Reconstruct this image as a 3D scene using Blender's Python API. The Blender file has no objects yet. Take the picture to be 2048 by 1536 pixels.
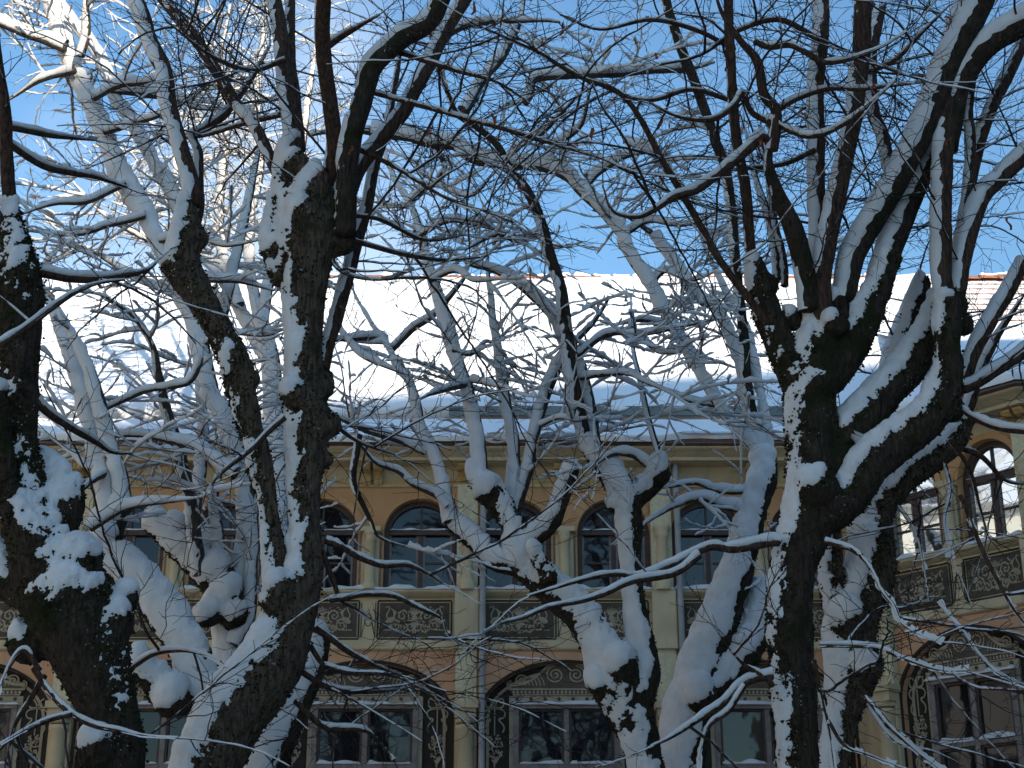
import bpy, bmesh, math, random
import numpy as np
from mathutils import Vector, Matrix

R = math.radians
scn = bpy.context.scene
COL = scn.collection

# ---------------------------------------------------------------- camera
PITCH = R(21.0); FPX = 3100.0; CAMZ = 1.6
cd = bpy.data.cameras.new("camera"); cam = bpy.data.objects.new("camera", cd); COL.objects.link(cam)
cam.location = (0, 0, CAMZ); cam.rotation_euler = (R(90) + PITCH, 0, 0)
cd.sensor_width = 36.0; cd.lens = 36.0 * FPX / 2048.0; cd.clip_end = 2000; cd.clip_start = 0.05
scn.camera = cam

# ---------------------------------------------------------------- light
SUN_EL, SUN_AZ = R(11.0), R(25.0)         # sun stands behind the camera, to the right
SDIR = Vector((math.sin(SUN_AZ) * math.cos(SUN_EL), -math.cos(SUN_AZ) * math.cos(SUN_EL), math.sin(SUN_EL)))
w = bpy.data.worlds.new("World"); scn.world = w; w.use_nodes = True
nt = w.node_tree; nt.nodes.clear()
N = nt.nodes.new; L = nt.links.new
out = N("ShaderNodeOutputWorld"); bg = N("ShaderNodeBackground"); sky = N("ShaderNodeTexSky")
sky.sky_type = 'NISHITA'; sky.sun_disc = False; sky.sun_elevation = SUN_EL
sky.sun_rotation = math.pi - SUN_AZ; sky.altitude = 300; sky.air_density = 1.4; sky.dust_density = 0.0; sky.ozone_density = 4.2
bg.inputs[1].default_value = 0.15
# thin white cloud drifting over the blue
tc = N("ShaderNodeTexCoord"); mp = N("ShaderNodeMapping"); mp.inputs['Location'].default_value = (4.11, 2.13, 0.99)
mp.inputs['Scale'].default_value = (1.0, 1.0, 1.6)
no = N("ShaderNodeTexNoise"); no.inputs['Scale'].default_value = 1.7; no.inputs['Detail'].default_value = 6; no.inputs['Roughness'].default_value = 0.5
ra = N("ShaderNodeValToRGB"); ra.color_ramp.elements[0].position = 0.56; ra.color_ramp.elements[1].position = 0.77
mx = N("ShaderNodeMix"); mx.data_type = 'RGBA'; mx.inputs['B'].default_value = (4.2, 4.6, 5.1, 1)
L(tc.outputs['Generated'], mp.inputs['Vector']); L(mp.outputs[0], no.inputs['Vector']); L(no.outputs[0], ra.inputs[0])
L(ra.outputs[0], mx.inputs['Factor']); L(sky.outputs[0], mx.inputs['A']); L(mx.outputs['Result'], bg.inputs[0]); L(bg.outputs[0], out.inputs[0])
sl = bpy.data.lights.new("sun", 'SUN'); so = bpy.data.objects.new("sun", sl); COL.objects.link(so)
sl.energy = 4.0; sl.angle = R(0.5); sl.color = (1.0, 0.90, 0.76)
so.rotation_euler = SDIR.to_track_quat('Z', 'Y').to_euler(); so.location = (20, -40, 40)
scn.view_settings.view_transform = 'Standard'; scn.view_settings.look = 'None'
scn.view_settings.exposure = 0.9; scn.view_settings.gamma = 1.0; scn.view_settings.use_curve_mapping = False
scn.render.engine = 'CYCLES'
scn.cycles.max_bounces = 4; scn.cycles.diffuse_bounces = 2; scn.cycles.glossy_bounces = 2
scn.cycles.use_adaptive_sampling = True; scn.cycles.adaptive_threshold = .02
scn.cycles.use_denoising = True

# ---------------------------------------------------------------- helpers
CT, ST = math.cos(PITCH), math.sin(PITCH)
def ray(x, y):
    u = (x - 1024) / FPX; v = (768 - y) / FPX
    return np.array((u, CT - v * ST, ST + v * CT))
def at(x, y, Y):
    """world point and metres per pixel for a sight line at plan distance Y"""
    d = ray(x, y); s = Y / d[1]
    return np.array((0, 0, CAMZ)) + d * s, s / FPX
def zat(y, Y=22.0):
    return at(1024, y, Y)[0][2]

def _h(i, j, k, seed):
    n = (i * 374761393 + j * 668265263 + k * 2147483647 + seed * 1274126177) & 0xffffffff
    n = ((n ^ (n >> 13)) * 1274126177) & 0xffffffff
    n = ((n ^ (n >> 16)) * 2246822519) & 0xffffffff
    return ((n ^ (n >> 15)) & 0xffffff) / float(0xffffff)
def vnoise(p, scale=1.0, seed=0):
    p = np.asarray(p, dtype=np.float64) * scale
    f = np.floor(p); i = f.astype(np.int64); t = p - f; t = t * t * t * (t * (t * 6 - 15) + 10)
    r = 0
    for a in (0, 1):
        for b in (0, 1):
            for c in (0, 1):
                wgt = (t[:, 0] if a else 1 - t[:, 0]) * (t[:, 1] if b else 1 - t[:, 1]) * (t[:, 2] if c else 1 - t[:, 2])
                r = r + wgt * _h(i[:, 0] + a, i[:, 1] + b, i[:, 2] + c, seed)
    return r * 2 - 1
def fbm(p, scale, oct=3, seed=0, rough=0.5):
    r = 0; a = 1.0; tot = 0
    for o in range(oct):
        r = r + a * vnoise(p, scale * 2 ** o, seed + o * 17); tot += a; a *= rough
    return r / tot

def mesh_np(name, V, F, smooth=True, uv=None):
    """V (n,3), F list of int arrays (m,k)"""
    me = bpy.data.meshes.new(name)
    V = np.asarray(V, dtype=np.float32); me.vertices.add(len(V)); me.vertices.foreach_set('co', V.ravel())
    if not isinstance(F, (list, tuple)): F = [F]
    F = [np.asarray(f, dtype=np.int32) for f in F if len(f)]
    loops = np.concatenate([f.ravel() for f in F]); me.loops.add(len(loops)); me.loops.foreach_set('vertex_index', loops)
    sizes = np.concatenate([np.full(len(f), f.shape[1], dtype=np.int32) for f in F])
    starts = np.concatenate([[0], np.cumsum(sizes)[:-1]]).astype(np.int32)
    me.polygons.add(len(sizes)); me.polygons.foreach_set('loop_start', starts)
    me.polygons.foreach_set('use_smooth', np.full(len(sizes), smooth))
    if uv is not None:
        l = me.uv_layers.new(name='UVMap'); l.data.foreach_set('uv', np.asarray(uv, dtype=np.float32)[loops].ravel())
    me.update(calc_edges=True); me.validate()
    return me
def obj(name, me, mat=None, parent=None, loc=None, **props):
    o = bpy.data.objects.new(name, me); COL.objects.link(o)
    if mat is not None and me is not None and not me.materials:
        for m in (mat if isinstance(mat, (list, tuple)) else [mat]): me.materials.append(m)
    if parent is not None: o.parent = parent
    if loc is not None: o.location = loc
    for k, v in props.items(): o[k] = v
    return o
def empty(name, loc=(0, 0, 0), rz=0, **props):
    o = bpy.data.objects.new(name, None); COL.objects.link(o); o.location = loc; o.rotation_euler = (0, 0, rz); o.empty_display_size = .2
    for k, v in props.items(): o[k] = v
    return o

def catmull(P, step):
    """P (n,4) x,y,z,r -> resampled polyline of about `step` spacing"""
    P = np.asarray(P, float); n = len(P)
    E = np.vstack([2 * P[0] - P[1], P, 2 * P[-1] - P[-2]]); o = []
    for i in range(n - 1):
        a, b, c, d = E[i:i + 4]
        m = max(2, int(np.linalg.norm(c[:3] - b[:3]) / step))
        t = (np.arange(m) / m)[:, None]
        o.append(.5 * ((2 * b) + (c - a) * t + (2 * a - 5 * b + 4 * c - d) * t ** 2 + (3 * b - a - 3 * c + d) * t ** 3))
    o.append(P[-1:]); q = np.vstack(o); q[:, 3] = np.maximum(q[:, 3], 1e-4)
    return q
def frames(C):
    T = np.gradient(C, axis=0); T /= np.linalg.norm(T, axis=1)[:, None] + 1e-12
    ref = np.array((0.0, -1.0, 0.12))
    if abs(T[0] @ ref) > .9: ref = np.array((1.0, 0, 0))
    A = np.empty_like(C); a = ref - T[0] * (ref @ T[0]); a /= np.linalg.norm(a); A[0] = a
    for i in range(1, len(C)):
        a = A[i - 1] - T[i] * (A[i - 1] @ T[i]); a /= np.linalg.norm(a) + 1e-12; A[i] = a
    return T, A, np.cross(T, A)
def ring_faces(m, n, base=0):
    i = np.arange(m - 1)[:, None] * n; j = np.arange(n)[None, :]; k = (j + 1) % n
    return (np.stack([i + j, i + k, i + n + k, i + n + j], -1).reshape(-1, 4) + base)
def tube(q, n, cap=True):
    C = q[:, :3]; T, A, B = frames(C); th = np.arange(n) * 2 * math.pi / n
    Nn = A[:, None, :] * np.cos(th)[None, :, None] + B[:, None, :] * np.sin(th)[None, :, None]
    V = (C[:, None, :] + Nn * q[:, 3][:, None, None]).reshape(-1, 3)
    F = [ring_faces(len(q), n)]
    if cap:
        m = len(V); V = np.vstack([V, C[:1] - T[:1] * q[0, 3] * .3, C[-1:] + T[-1:] * q[-1, 3] * .6])
        j = np.arange(n); k = (j + 1) % n; e = (len(q) - 1) * n
        F.append(np.stack([k, j, np.full(n, m)], -1)); F.append(np.stack([e + j, e + k, np.full(n, m + 1)], -1))
    return V, F, Nn.reshape(-1, 3), T

class Mb:
    """collects faces of one mesh"""
    def __init__(s): s.v = []; s.f = []
    def add(s, vs, fs):
        b = len(s.v); s.v += [tuple(map(float, p)) for p in vs]; s.f += [tuple(i + b for i in f) for f in fs]; return s
    def box(s, x0, x1, y0, y1, z0, z1):
        return s.add([(x0, y0, z0), (x1, y0, z0), (x1, y1, z0), (x0, y1, z0), (x0, y0, z1), (x1, y0, z1), (x1, y1, z1), (x0, y1, z1)],
                     [(0, 3, 2, 1), (4, 5, 6, 7), (0, 1, 5, 4), (1, 2, 6, 5), (2, 3, 7, 6), (3, 0, 4, 7)])
    def sweep_x(s, prof, x0, x1, m0=0.0, m1=0.0):
        """open profile [(out,z)] swept along x, out = towards -y; m0/m1 mitre slopes"""
        n = len(prof); vs = [(x0 - o * m0, -o, z) for o, z in prof] + [(x1 + o * m1, -o, z) for o, z in prof]
        return s.add(vs, [(i, n + i, n + i + 1, i + 1) for i in range(n - 1)])
    def lathe(s, cx, cy, prof, n=20, half=False):
        m = len(prof); vs = []
        for r, z in prof:
            for k in range(n):
                a = 2 * math.pi * k / n; vs.append((cx + r * math.cos(a), cy + r * math.sin(a), z))
        return s.add(vs, [(i * n + k, i * n + (k + 1) % n, (i + 1) * n + (k + 1) % n, (i + 1) * n + k) for i in range(m - 1) for k in range(n)])
    def ribbon(s, pts, wd, y0, y1, closed=False):
        """flat raised line in the x-z plane, front at y0, back at y1"""
        P = np.array(pts, float); T = np.gradient(P, axis=0); T /= np.linalg.norm(T, axis=1)[:, None] + 1e-9
        Nn = np.stack([-T[:, 1], T[:, 0]], -1); ww = np.broadcast_to(np.asarray(wd, float), (len(P),))[:, None] / 2
        a = P + Nn * ww; b = P - Nn * ww; n = len(P)
        vs = [(p[0], y0, p[1]) for p in a] + [(p[0], y0, p[1]) for p in b] + [(p[0], y1, p[1]) for p in a] + [(p[0], y1, p[1]) for p in b]
        fs = []
        for i in range(n - 1):
            fs += [(i, n + i, n + i + 1, i + 1), (i + 1, 2 * n + i + 1, 2 * n + i, i), (n + i, 3 * n + i, 3 * n + i + 1, n + i + 1)]
        return s.add(vs, fs)
    def poly(s, pts, y0, y1):
        n = len(pts); vs = [(x, y0, z) for x, z in pts] + [(x, y1, z) for x, z in pts]
        return s.add(vs, [tuple(range(n))] + [(i, n + i, n + (i + 1) % n, (i + 1) % n) for i in range(n)])
    def mesh(s, name, smooth=False):
        me = bpy.data.meshes.new(name); me.from_pydata(s.v, [], s.f); me.update()
        if smooth:
            me.polygons.foreach_set('use_smooth', [True] * len(me.polygons))
        return me
    def put(s, name, mat, parent=None, smooth=False, **props):
        return obj(name, s.mesh(name, smooth), mat, parent, **props)

# ---------------------------------------------------------------- materials
def mat(name, col, rough=.85, var=None, scale=4.0, bump=0.0, bscale=40.0, spec=.3, detail=5, stain=None):
    m = bpy.data.materials.new(name); m.use_nodes = True; t = m.node_tree; b = t.nodes['Principled BSDF']
    b.inputs['Roughness'].default_value = rough; b.inputs['Specular IOR Level'].default_value = spec
    tcn = t.nodes.new('ShaderNodeTexCoord')
    if var is None: b.inputs['Base Color'].default_value = (*col, 1)
    else:
        n1 = t.nodes.new('ShaderNodeTexNoise'); n1.inputs['Scale'].default_value = scale; n1.inputs['Detail'].default_value = detail
        r1 = t.nodes.new('ShaderNodeValToRGB'); r1.color_ramp.elements[0].color = (*col, 1); r1.color_ramp.elements[1].color = (*var, 1)
        r1.color_ramp.elements[0].position = .32; r1.color_ramp.elements[1].position = .68
        t.links.new(tcn.outputs['Object'], n1.inputs['Vector']); t.links.new(n1.outputs[0], r1.inputs[0])
        last = r1.outputs[0]
        if stain is not None:
            n3 = t.nodes.new('ShaderNodeTexNoise'); n3.inputs['Scale'].default_value = 1.3; n3.inputs['Detail'].default_value = 8; n3.inputs['Roughness'].default_value = .7
            r3 = t.nodes.new('ShaderNodeValToRGB'); r3.color_ramp.elements[0].position = .52; r3.color_ramp.elements[1].position = .72
            mm = t.nodes.new('ShaderNodeMapping'); mm.inputs['Scale'].default_value = (2.2, 1, .5)
            m3 = t.nodes.new('ShaderNodeMix'); m3.data_type = 'RGBA'; m3.inputs['B'].default_value = (*stain, 1)
            t.links.new(tcn.outputs['Object'], mm.inputs[0]); t.links.new(mm.outputs[0], n3.inputs['Vector']); t.links.new(n3.outputs[0], r3.inputs[0])
            ml = t.nodes.new('ShaderNodeMath'); ml.operation = 'MULTIPLY'; ml.inputs[1].default_value = .8
            t.links.new(r3.outputs[0], ml.inputs[0]); t.links.new(ml.outputs[0], m3.inputs['Factor']); t.links.new(last, m3.inputs['A']); last = m3.outputs['Result']
        t.links.new(last, b.inputs['Base Color'])
    if bump:
        n2 = t.nodes.new('ShaderNodeTexNoise'); n2.inputs['Scale'].default_value = bscale; n2.inputs['Detail'].default_value = 4
        bp = t.nodes.new('ShaderNodeBump'); bp.inputs['Strength'].default_value = bump; bp.inputs['Distance'].default_value = .02
        t.links.new(tcn.outputs['Object'], n2.inputs['Vector']); t.links.new(n2.outputs[0], bp.inputs['Height']); t.links.new(bp.outputs[0], b.inputs['Normal'])
    return m
M = {}
M['snow'] = mat('snow', (.58, .57, .56), .7, var=(.68, .67, .66), scale=6, bump=.35, bscale=55, spec=.25)  # courtyard shade and warm wall bounce put into the snow's base grey
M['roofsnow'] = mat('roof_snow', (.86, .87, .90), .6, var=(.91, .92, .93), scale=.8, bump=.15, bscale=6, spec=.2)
M['cream'] = mat('cream_plaster', (.49, .375, .22), .9, var=(.60, .47, .285), scale=2.2, bump=.12, bscale=60, stain=(.36, .30, .21))
M['white'] = mat('white_plaster', (.72, .68, .60), .9, var=(.80, .77, .70), scale=1.5, bump=.1)
M['ground'] = mat('low_bounce_ground', (.12, .11, .10), .9, var=(.62, .63, .66), scale=.9, bump=.4, bscale=12, detail=9)  # unseen ground, dark gravel patches added to cut bounced light
M['ochre'] = mat('ochre_plaster', (.50, .29, .10), .9, var=(.60, .38, .15), scale=1.6, bump=.12, bscale=60, stain=(.36, .27, .15))
M['orange'] = mat('orange_plaster', (.46, .235, .10), .9, var=(.56, .31, .145), scale=1.5, bump=.12, bscale=60, stain=(.40, .23, .11))
M['salmon'] = mat('salmon_plaster', (.52, .26, .135), .9, var=(.62, .34, .19), scale=1.4, bump=.1, bscale=50, stain=(.40, .25, .17))
M['rough'] = mat('rough_stucco', (.56, .47, .29), .95, var=(.68, .58, .38), scale=18, bump=1.0, bscale=28, stain=(.34, .29, .2))
M['sgraf'] = mat('dark_sgraffito', (.022, .017, .012), .9, var=(.042, .033, .024), scale=5, bump=.2, bscale=80)
M['sgraf2'] = mat('worn_sgraffito', (.062, .046, .032), .9, var=(.10, .078, .056), scale=5, bump=.2, bscale=80)
M['orn'] = mat('pale_sgraffito_line', (.30, .235, .155), .9, var=(.41, .33, .225), scale=7, bump=.1)
M['orn2'] = mat('mid_sgraffito_fill', (.085, .064, .043), .9, var=(.13, .10, .07), scale=7)
M['wood'] = mat('brown_window_wood', (.045, .026, .020), .55, var=(.075, .042, .03), scale=9, spec=.35)
M['greywood'] = mat('weathered_window_paint', (.16, .13, .115), .7, var=(.24, .20, .18), scale=11)
M['metal'] = mat('painted_metal', (.13, .16, .16), .5, var=(.18, .21, .2), scale=5, spec=.4)
M['brownmetal'] = mat('brown_gutter_metal', (.10, .06, .045), .5, var=(.14, .09, .07), scale=5)
M['clay'] = mat('clay_tile', (.20, .075, .045), .85, var=(.30, .12, .07), scale=5, bump=.2)
M['louvre'] = mat('louvre_grey', (.18, .15, .12), .8, var=(.25, .21, .16), scale=9)
M['leaf'] = mat('dead_leaf', (.15, .035, .016), .8, var=(.27, .075, .03), scale=14)
M['pipe'] = mat('zinc_downpipe', (.26, .25, .24), .6, var=(.36, .35, .33), scale=4)
def glass(name='window_glass', ior=1.48, metal=0.0, col=(.012, .012, .014)):
    m = bpy.data.materials.new(name); m.use_nodes = True; t = m.node_tree; b = t.nodes['Principled BSDF']
    b.inputs['Base Color'].default_value = (*col, 1); b.inputs['Metallic'].default_value = metal; b.inputs['Roughness'].default_value = .03
    b.inputs['IOR'].default_value = ior; b.inputs['Specular IOR Level'].default_value = .5
    tcn = t.nodes.new('ShaderNodeTexCoord'); n2 = t.nodes.new('ShaderNodeTexNoise'); n2.inputs['Scale'].default_value = 2.2
    bp = t.nodes.new('ShaderNodeBump'); bp.inputs['Strength'].default_value = .05; bp.inputs['Distance'].default_value = .05
    t.links.new(tcn.outputs['Object'], n2.inputs['Vector']); t.links.new(n2.outputs[0], bp.inputs['Height']); t.links.new(bp.outputs[0], b.inputs['Normal'])
    return m
M['glass'] = glass(); M['mirror'] = glass('boosted_mirror_glass', 1.6, 1.0, (.80, .82, .82))  # second glass is metallic, its reflection strengthened to brighten the angled wing's panes
def bark(name, c0, c1, moss, mosspos):
    m = bpy.data.materials.new(name); m.use_nodes = True; t = m.node_tree; b = t.nodes['Principled BSDF']
    b.inputs['Roughness'].default_value = .95; b.inputs['Specular IOR Level'].default_value = .15
    nd = t.nodes.new; ln = t.links.new
    tcn = nd('ShaderNodeTexCoord'); mp_ = nd('ShaderNodeMapping'); mp_.inputs['Scale'].default_value = (1, 1, .16)
    ln(tcn.outputs['Object'], mp_.inputs[0])
    n1 = nd('ShaderNodeTexNoise'); n1.inputs['Scale'].default_value = 55; n1.inputs['Detail'].default_value = 6; n1.inputs['Roughness'].default_value = .65
    ln(mp_.outputs[0], n1.inputs['Vector'])
    r1 = nd('ShaderNodeValToRGB'); r1.color_ramp.elements[0].position = .35; r1.color_ramp.elements[1].position = .7
    r1.color_ramp.elements[0].color = (*c0, 1); r1.color_ramp.elements[1].color = (*c1, 1); ln(n1.outputs[0], r1.inputs[0])
    n2 = nd('ShaderNodeTexNoise'); n2.inputs['Scale'].default_value = 3.5; n2.inputs['Detail'].default_value = 7; n2.inputs['Roughness'].default_value = .65
    ln(tcn.outputs['Object'], n2.inputs['Vector'])
    r2 = nd('ShaderNodeValToRGB'); r2.color_ramp.elements[0].position = mosspos; r2.color_ramp.elements[1].position = mosspos + .12; ln(n2.outputs[0], r2.inputs[0])
    mx_ = nd('ShaderNodeMix'); mx_.data_type = 'RGBA'; mx_.inputs['B'].default_value = (*moss, 1)
    ln(r2.outputs[0], mx_.inputs['Factor']); ln(r1.outputs[0], mx_.inputs['A'])
    # dusting of fine snow grains caught in the bark
    n4 = nd('ShaderNodeTexNoise'); n4.inputs['Scale'].default_value = 60; n4.inputs['Detail'].default_value = 3; ln(tcn.outputs['Object'], n4.inputs['Vector'])
    r4 = nd('ShaderNodeValToRGB'); r4.color_ramp.elements[0].position = .62; r4.color_ramp.elements[1].position = .76; ln(n4.outputs[0], r4.inputs[0])
    mx2 = nd('ShaderNodeMix'); mx2.data_type = 'RGBA'; mx2.inputs['B'].default_value = (.8, .82, .86, 1)
    n5 = nd('ShaderNodeTexNoise'); n5.inputs['Scale'].default_value = 5; n5.inputs['Detail'].default_value = 3; ln(tcn.outputs['Object'], n5.inputs['Vector'])
    r5 = nd('ShaderNodeValToRGB'); r5.color_ramp.elements[0].position = .56; r5.color_ramp.elements[1].position = .80; ln(n5.outputs[0], r5.inputs[0])
    ml5 = nd('ShaderNodeMath'); ml5.operation = 'MULTIPLY'; ml5.use_clamp = True; ln(r4.outputs[0], ml5.inputs[0]); ln(r5.outputs[0], ml5.inputs[1]); ln(ml5.outputs[0], mx2.inputs['Factor']); ln(mx_.outputs['Result'], mx2.inputs['A']); ln(mx2.outputs['Result'], b.inputs['Base Color'])
    n3 = nd('ShaderNodeTexNoise'); n3.inputs['Scale'].default_value = 120; n3.inputs['Detail'].default_value = 4; ln(tcn.outputs['Object'], n3.inputs['Vector'])
    ad = nd('ShaderNodeMath'); ad.operation = 'MULTIPLY_ADD'; ad.inputs[1].default_value = .5; ln(n3.outputs[0], ad.inputs[0]); ln(n1.outputs[0], ad.inputs[2])
    bp = nd('ShaderNodeBump'); bp.inputs['Strength'].default_value = .9; bp.inputs['Distance'].default_value = .02
    ln(ad.outputs[0], bp.inputs['Height']); ln(bp.outputs[0], b.inputs['Normal'])
    return m
M['bark'] = bark('mossy_bark', (.018, .013, .010), (.075, .055, .040), (.020, .022, .009), .50)
M['bark_trunk'] = bark('furrowed_brown_bark', (.026, .019, .014), (.15, .11, .078), (.030, .028, .013), .56)
M['bark_brown'] = bark('brown_bark', (.026, .015, .011), (.12, .072, .050), (.022, .020, .010), .62)
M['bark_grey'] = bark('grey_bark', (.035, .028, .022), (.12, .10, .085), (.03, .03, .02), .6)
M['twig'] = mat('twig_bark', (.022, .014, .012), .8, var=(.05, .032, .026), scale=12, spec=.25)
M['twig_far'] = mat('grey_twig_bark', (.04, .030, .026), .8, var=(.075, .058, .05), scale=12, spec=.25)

# ================================================================ SETTING
def snow_ground():
    n = 120; g = np.linspace(-1, 1, n); g = np.sign(g) * np.abs(g) ** 2.2 * 600
    X, Y = np.meshgrid(g, g); P = np.stack([X.ravel(), Y.ravel(), np.zeros(n * n)], -1)
    P[:, 2] = .06 * fbm(P, .35, 3, 5) + .03
    i = np.arange(n - 1)[:, None] * n; j = np.arange(n - 1)[None, :]
    return mesh_np('ground', P, np.stack([i + j, i + j + 1, i + n + j + 1, i + n + j], -1).reshape(-1, 4))
obj('ground', snow_ground(), M['ground'], kind='structure')

# ---------------------------------------------------------------- palace: shared bay builder
FY = 22.0
ZB = dict(eave=zat(884, 21.4), sill=zat(1182), spring=zat(1067), transom=zat(1058), bar=zat(1122), crown=zat(999),
          band_top=zat(1194), pan_top=zat(1206), pan_bot=zat(1274), band_bot=zat(1279), str_bot=zat(1301),
          arch=zat(1325), aspring=zat(1438), wtop=zat(1409), wbar=zat(1527), wbot=zat(1650), cap_top=zat(1408), cap_bot=zat(1440), ring=zat(1458))
BW = 2.83
CORN = [(0, zat(962)), (.06, zat(950)), (.10, zat(944)), (.10, zat(938)), (.36, zat(938) + .02), (.36, zat(914, 21.64)), (.40, zat(910, 21.6)),
        (.46, zat(903, 21.54)), (.52, zat(897, 21.48)), (.54, zat(894, 21.46)), (.54, zat(893, 21.46) + .01)]
ZGUT = zat(892.5, 21.4)

def arc(cx, hw, zs, rise, n=28, a0=math.pi, a1=0.0):
    return [(cx + hw * math.cos(a0 + (a1 - a0) * i / n), zs + rise * math.sin(a0 + (a1 - a0) * i / n)) for i in range(n + 1)]
def wall_with_arch(x0, x1, z0, z1, cx, hw, zb, zs, rise, y=0.0, depth=.2, n=28):
    """plaster field with an arched opening and its reveal"""
    m = Mb(); A = arc(cx, hw, zs, rise, n)
    m.add([(x0, y, z0), (cx - hw, y, z0), (cx - hw, y, zs), (x0, y, zs)], [(0, 1, 2, 3)])
    m.add([(cx + hw, y, z0), (x1, y, z0), (x1, y, zs), (cx + hw, y, zs)], [(0, 1, 2, 3)])
    if zb > z0: m.add([(cx - hw, y, z0), (cx + hw, y, z0), (cx + hw, y, zb), (cx - hw, y, zb)], [(0, 1, 2, 3)])
    m.add([(x0, y, zs), (cx - hw, y, zs), (cx - hw, y, z1), (x0, y, z1)], [(0, 1, 2, 3)])
    m.add([(cx + hw, y, zs), (x1, y, zs), (x1, y, z1), (cx + hw, y, z1)], [(0, 1, 2, 3)])
    vs = [(p[0], y, p[1]) for p in A] + [(p[0], y, z1) for p in A]; k = len(A)
    m.add(vs, [(i, i + 1, k + i + 1, k + i) for i in range(k - 1)])
    O = [(cx - hw, zb)] + A + [(cx + hw, zb)]; k = len(O)
    m.add([(p[0], y, p[1]) for p in O] + [(p[0], y + depth, p[1]) for p in O], [(i + 1, i, k + i, k + i + 1) for i in range(k - 1)])
    return m
def frame_ring(m, O, I, y0, y1):
    """ring between outlines O and I (same length), front y0, back y1"""
    k = len(O)
    vs = [(p[0], y0, p[1]) for p in O] + [(p[0], y0, p[1]) for p in I] + [(p[0], y1, p[1]) for p in I] + [(p[0], y1, p[1]) for p in O]
    fs = []
    for i in range(k - 1):
        fs += [(i, i + 1, k + i + 1, k + i), (k + i, k + i + 1, 2 * k + i + 1, 2 * k + i), (i + 1, i, 3 * k + i, 3 * k + i + 1)]
    m.add(vs, fs)
def snow_strip(x0, x1, yf, yb, z, h, seed):
    """uneven line of snow lying on a ledge"""
    n = max(6, int((x1 - x0) / .035)); xs = np.linspace(x0, x1, n)
    hh = h * (.75 + .5 * vnoise(np.stack([xs * 6, xs * 0 + seed, xs * 0], -1), 1, seed)); hh[0] *= .35; hh[-1] *= .35
    of = .012 * vnoise(np.stack([xs * 9, xs * 0 + seed, xs * 0], -1), 1, seed + 3)
    vs = []; 
    for x, q, o in zip(xs, hh, of):
        vs += [(x, yf - .012 + o, z), (x, yf - .022 + o, z + q * .55), (x, yf + .02 + o, z + q), (x, yb, z + q * 1.1)]
    fs = [(4 * i + j, 4 * i + 4 + j, 4 * i + 5 + j, 4 * i + 1 + j) for i in range(n - 1) for j in range(3)]
    fs += [(0, 1, 2, 3), (4 * n - 1, 4 * n - 2, 4 * n - 3, 4 * n - 4)]
    return Mb().add(vs, fs)

def spiral(cx, cz, r, turns, a0, sgn=1, n=40, r1=.12):
    return [(cx + r * (1 - (1 - r1) * i / n) * math.cos(a0 + sgn * turns * 2 * math.pi * i / n),
             cz + r * (1 - (1 - r1) * i / n) * math.sin(a0 + sgn * turns * 2 * math.pi * i / n)) for i in range(n + 1)]
def bez(p, n=16):
    p = np.array(p, float); t = np.linspace(0, 1, n + 1)[:, None]
    if len(p) == 3: return ((1 - t) ** 2 * p[0] + 2 * t * (1 - t) * p[1] + t ** 2 * p[2]).tolist()
    return ((1 - t) ** 3 * p[0] + 3 * t * (1 - t) ** 2 * p[1] + 3 * t ** 2 * (1 - t) * p[2] + t ** 3 * p[3]).tolist()
def ell(cx, cz, a, b, n=14, rot=0):
    c, s_ = math.cos(rot), math.sin(rot)
    return [(cx + a * math.cos(t) * c - b * math.sin(t) * s_, cz + a * math.cos(t) * s_ + b * math.sin(t) * c) for t in [2 * math.pi * i / n for i in range(n)]]

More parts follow.
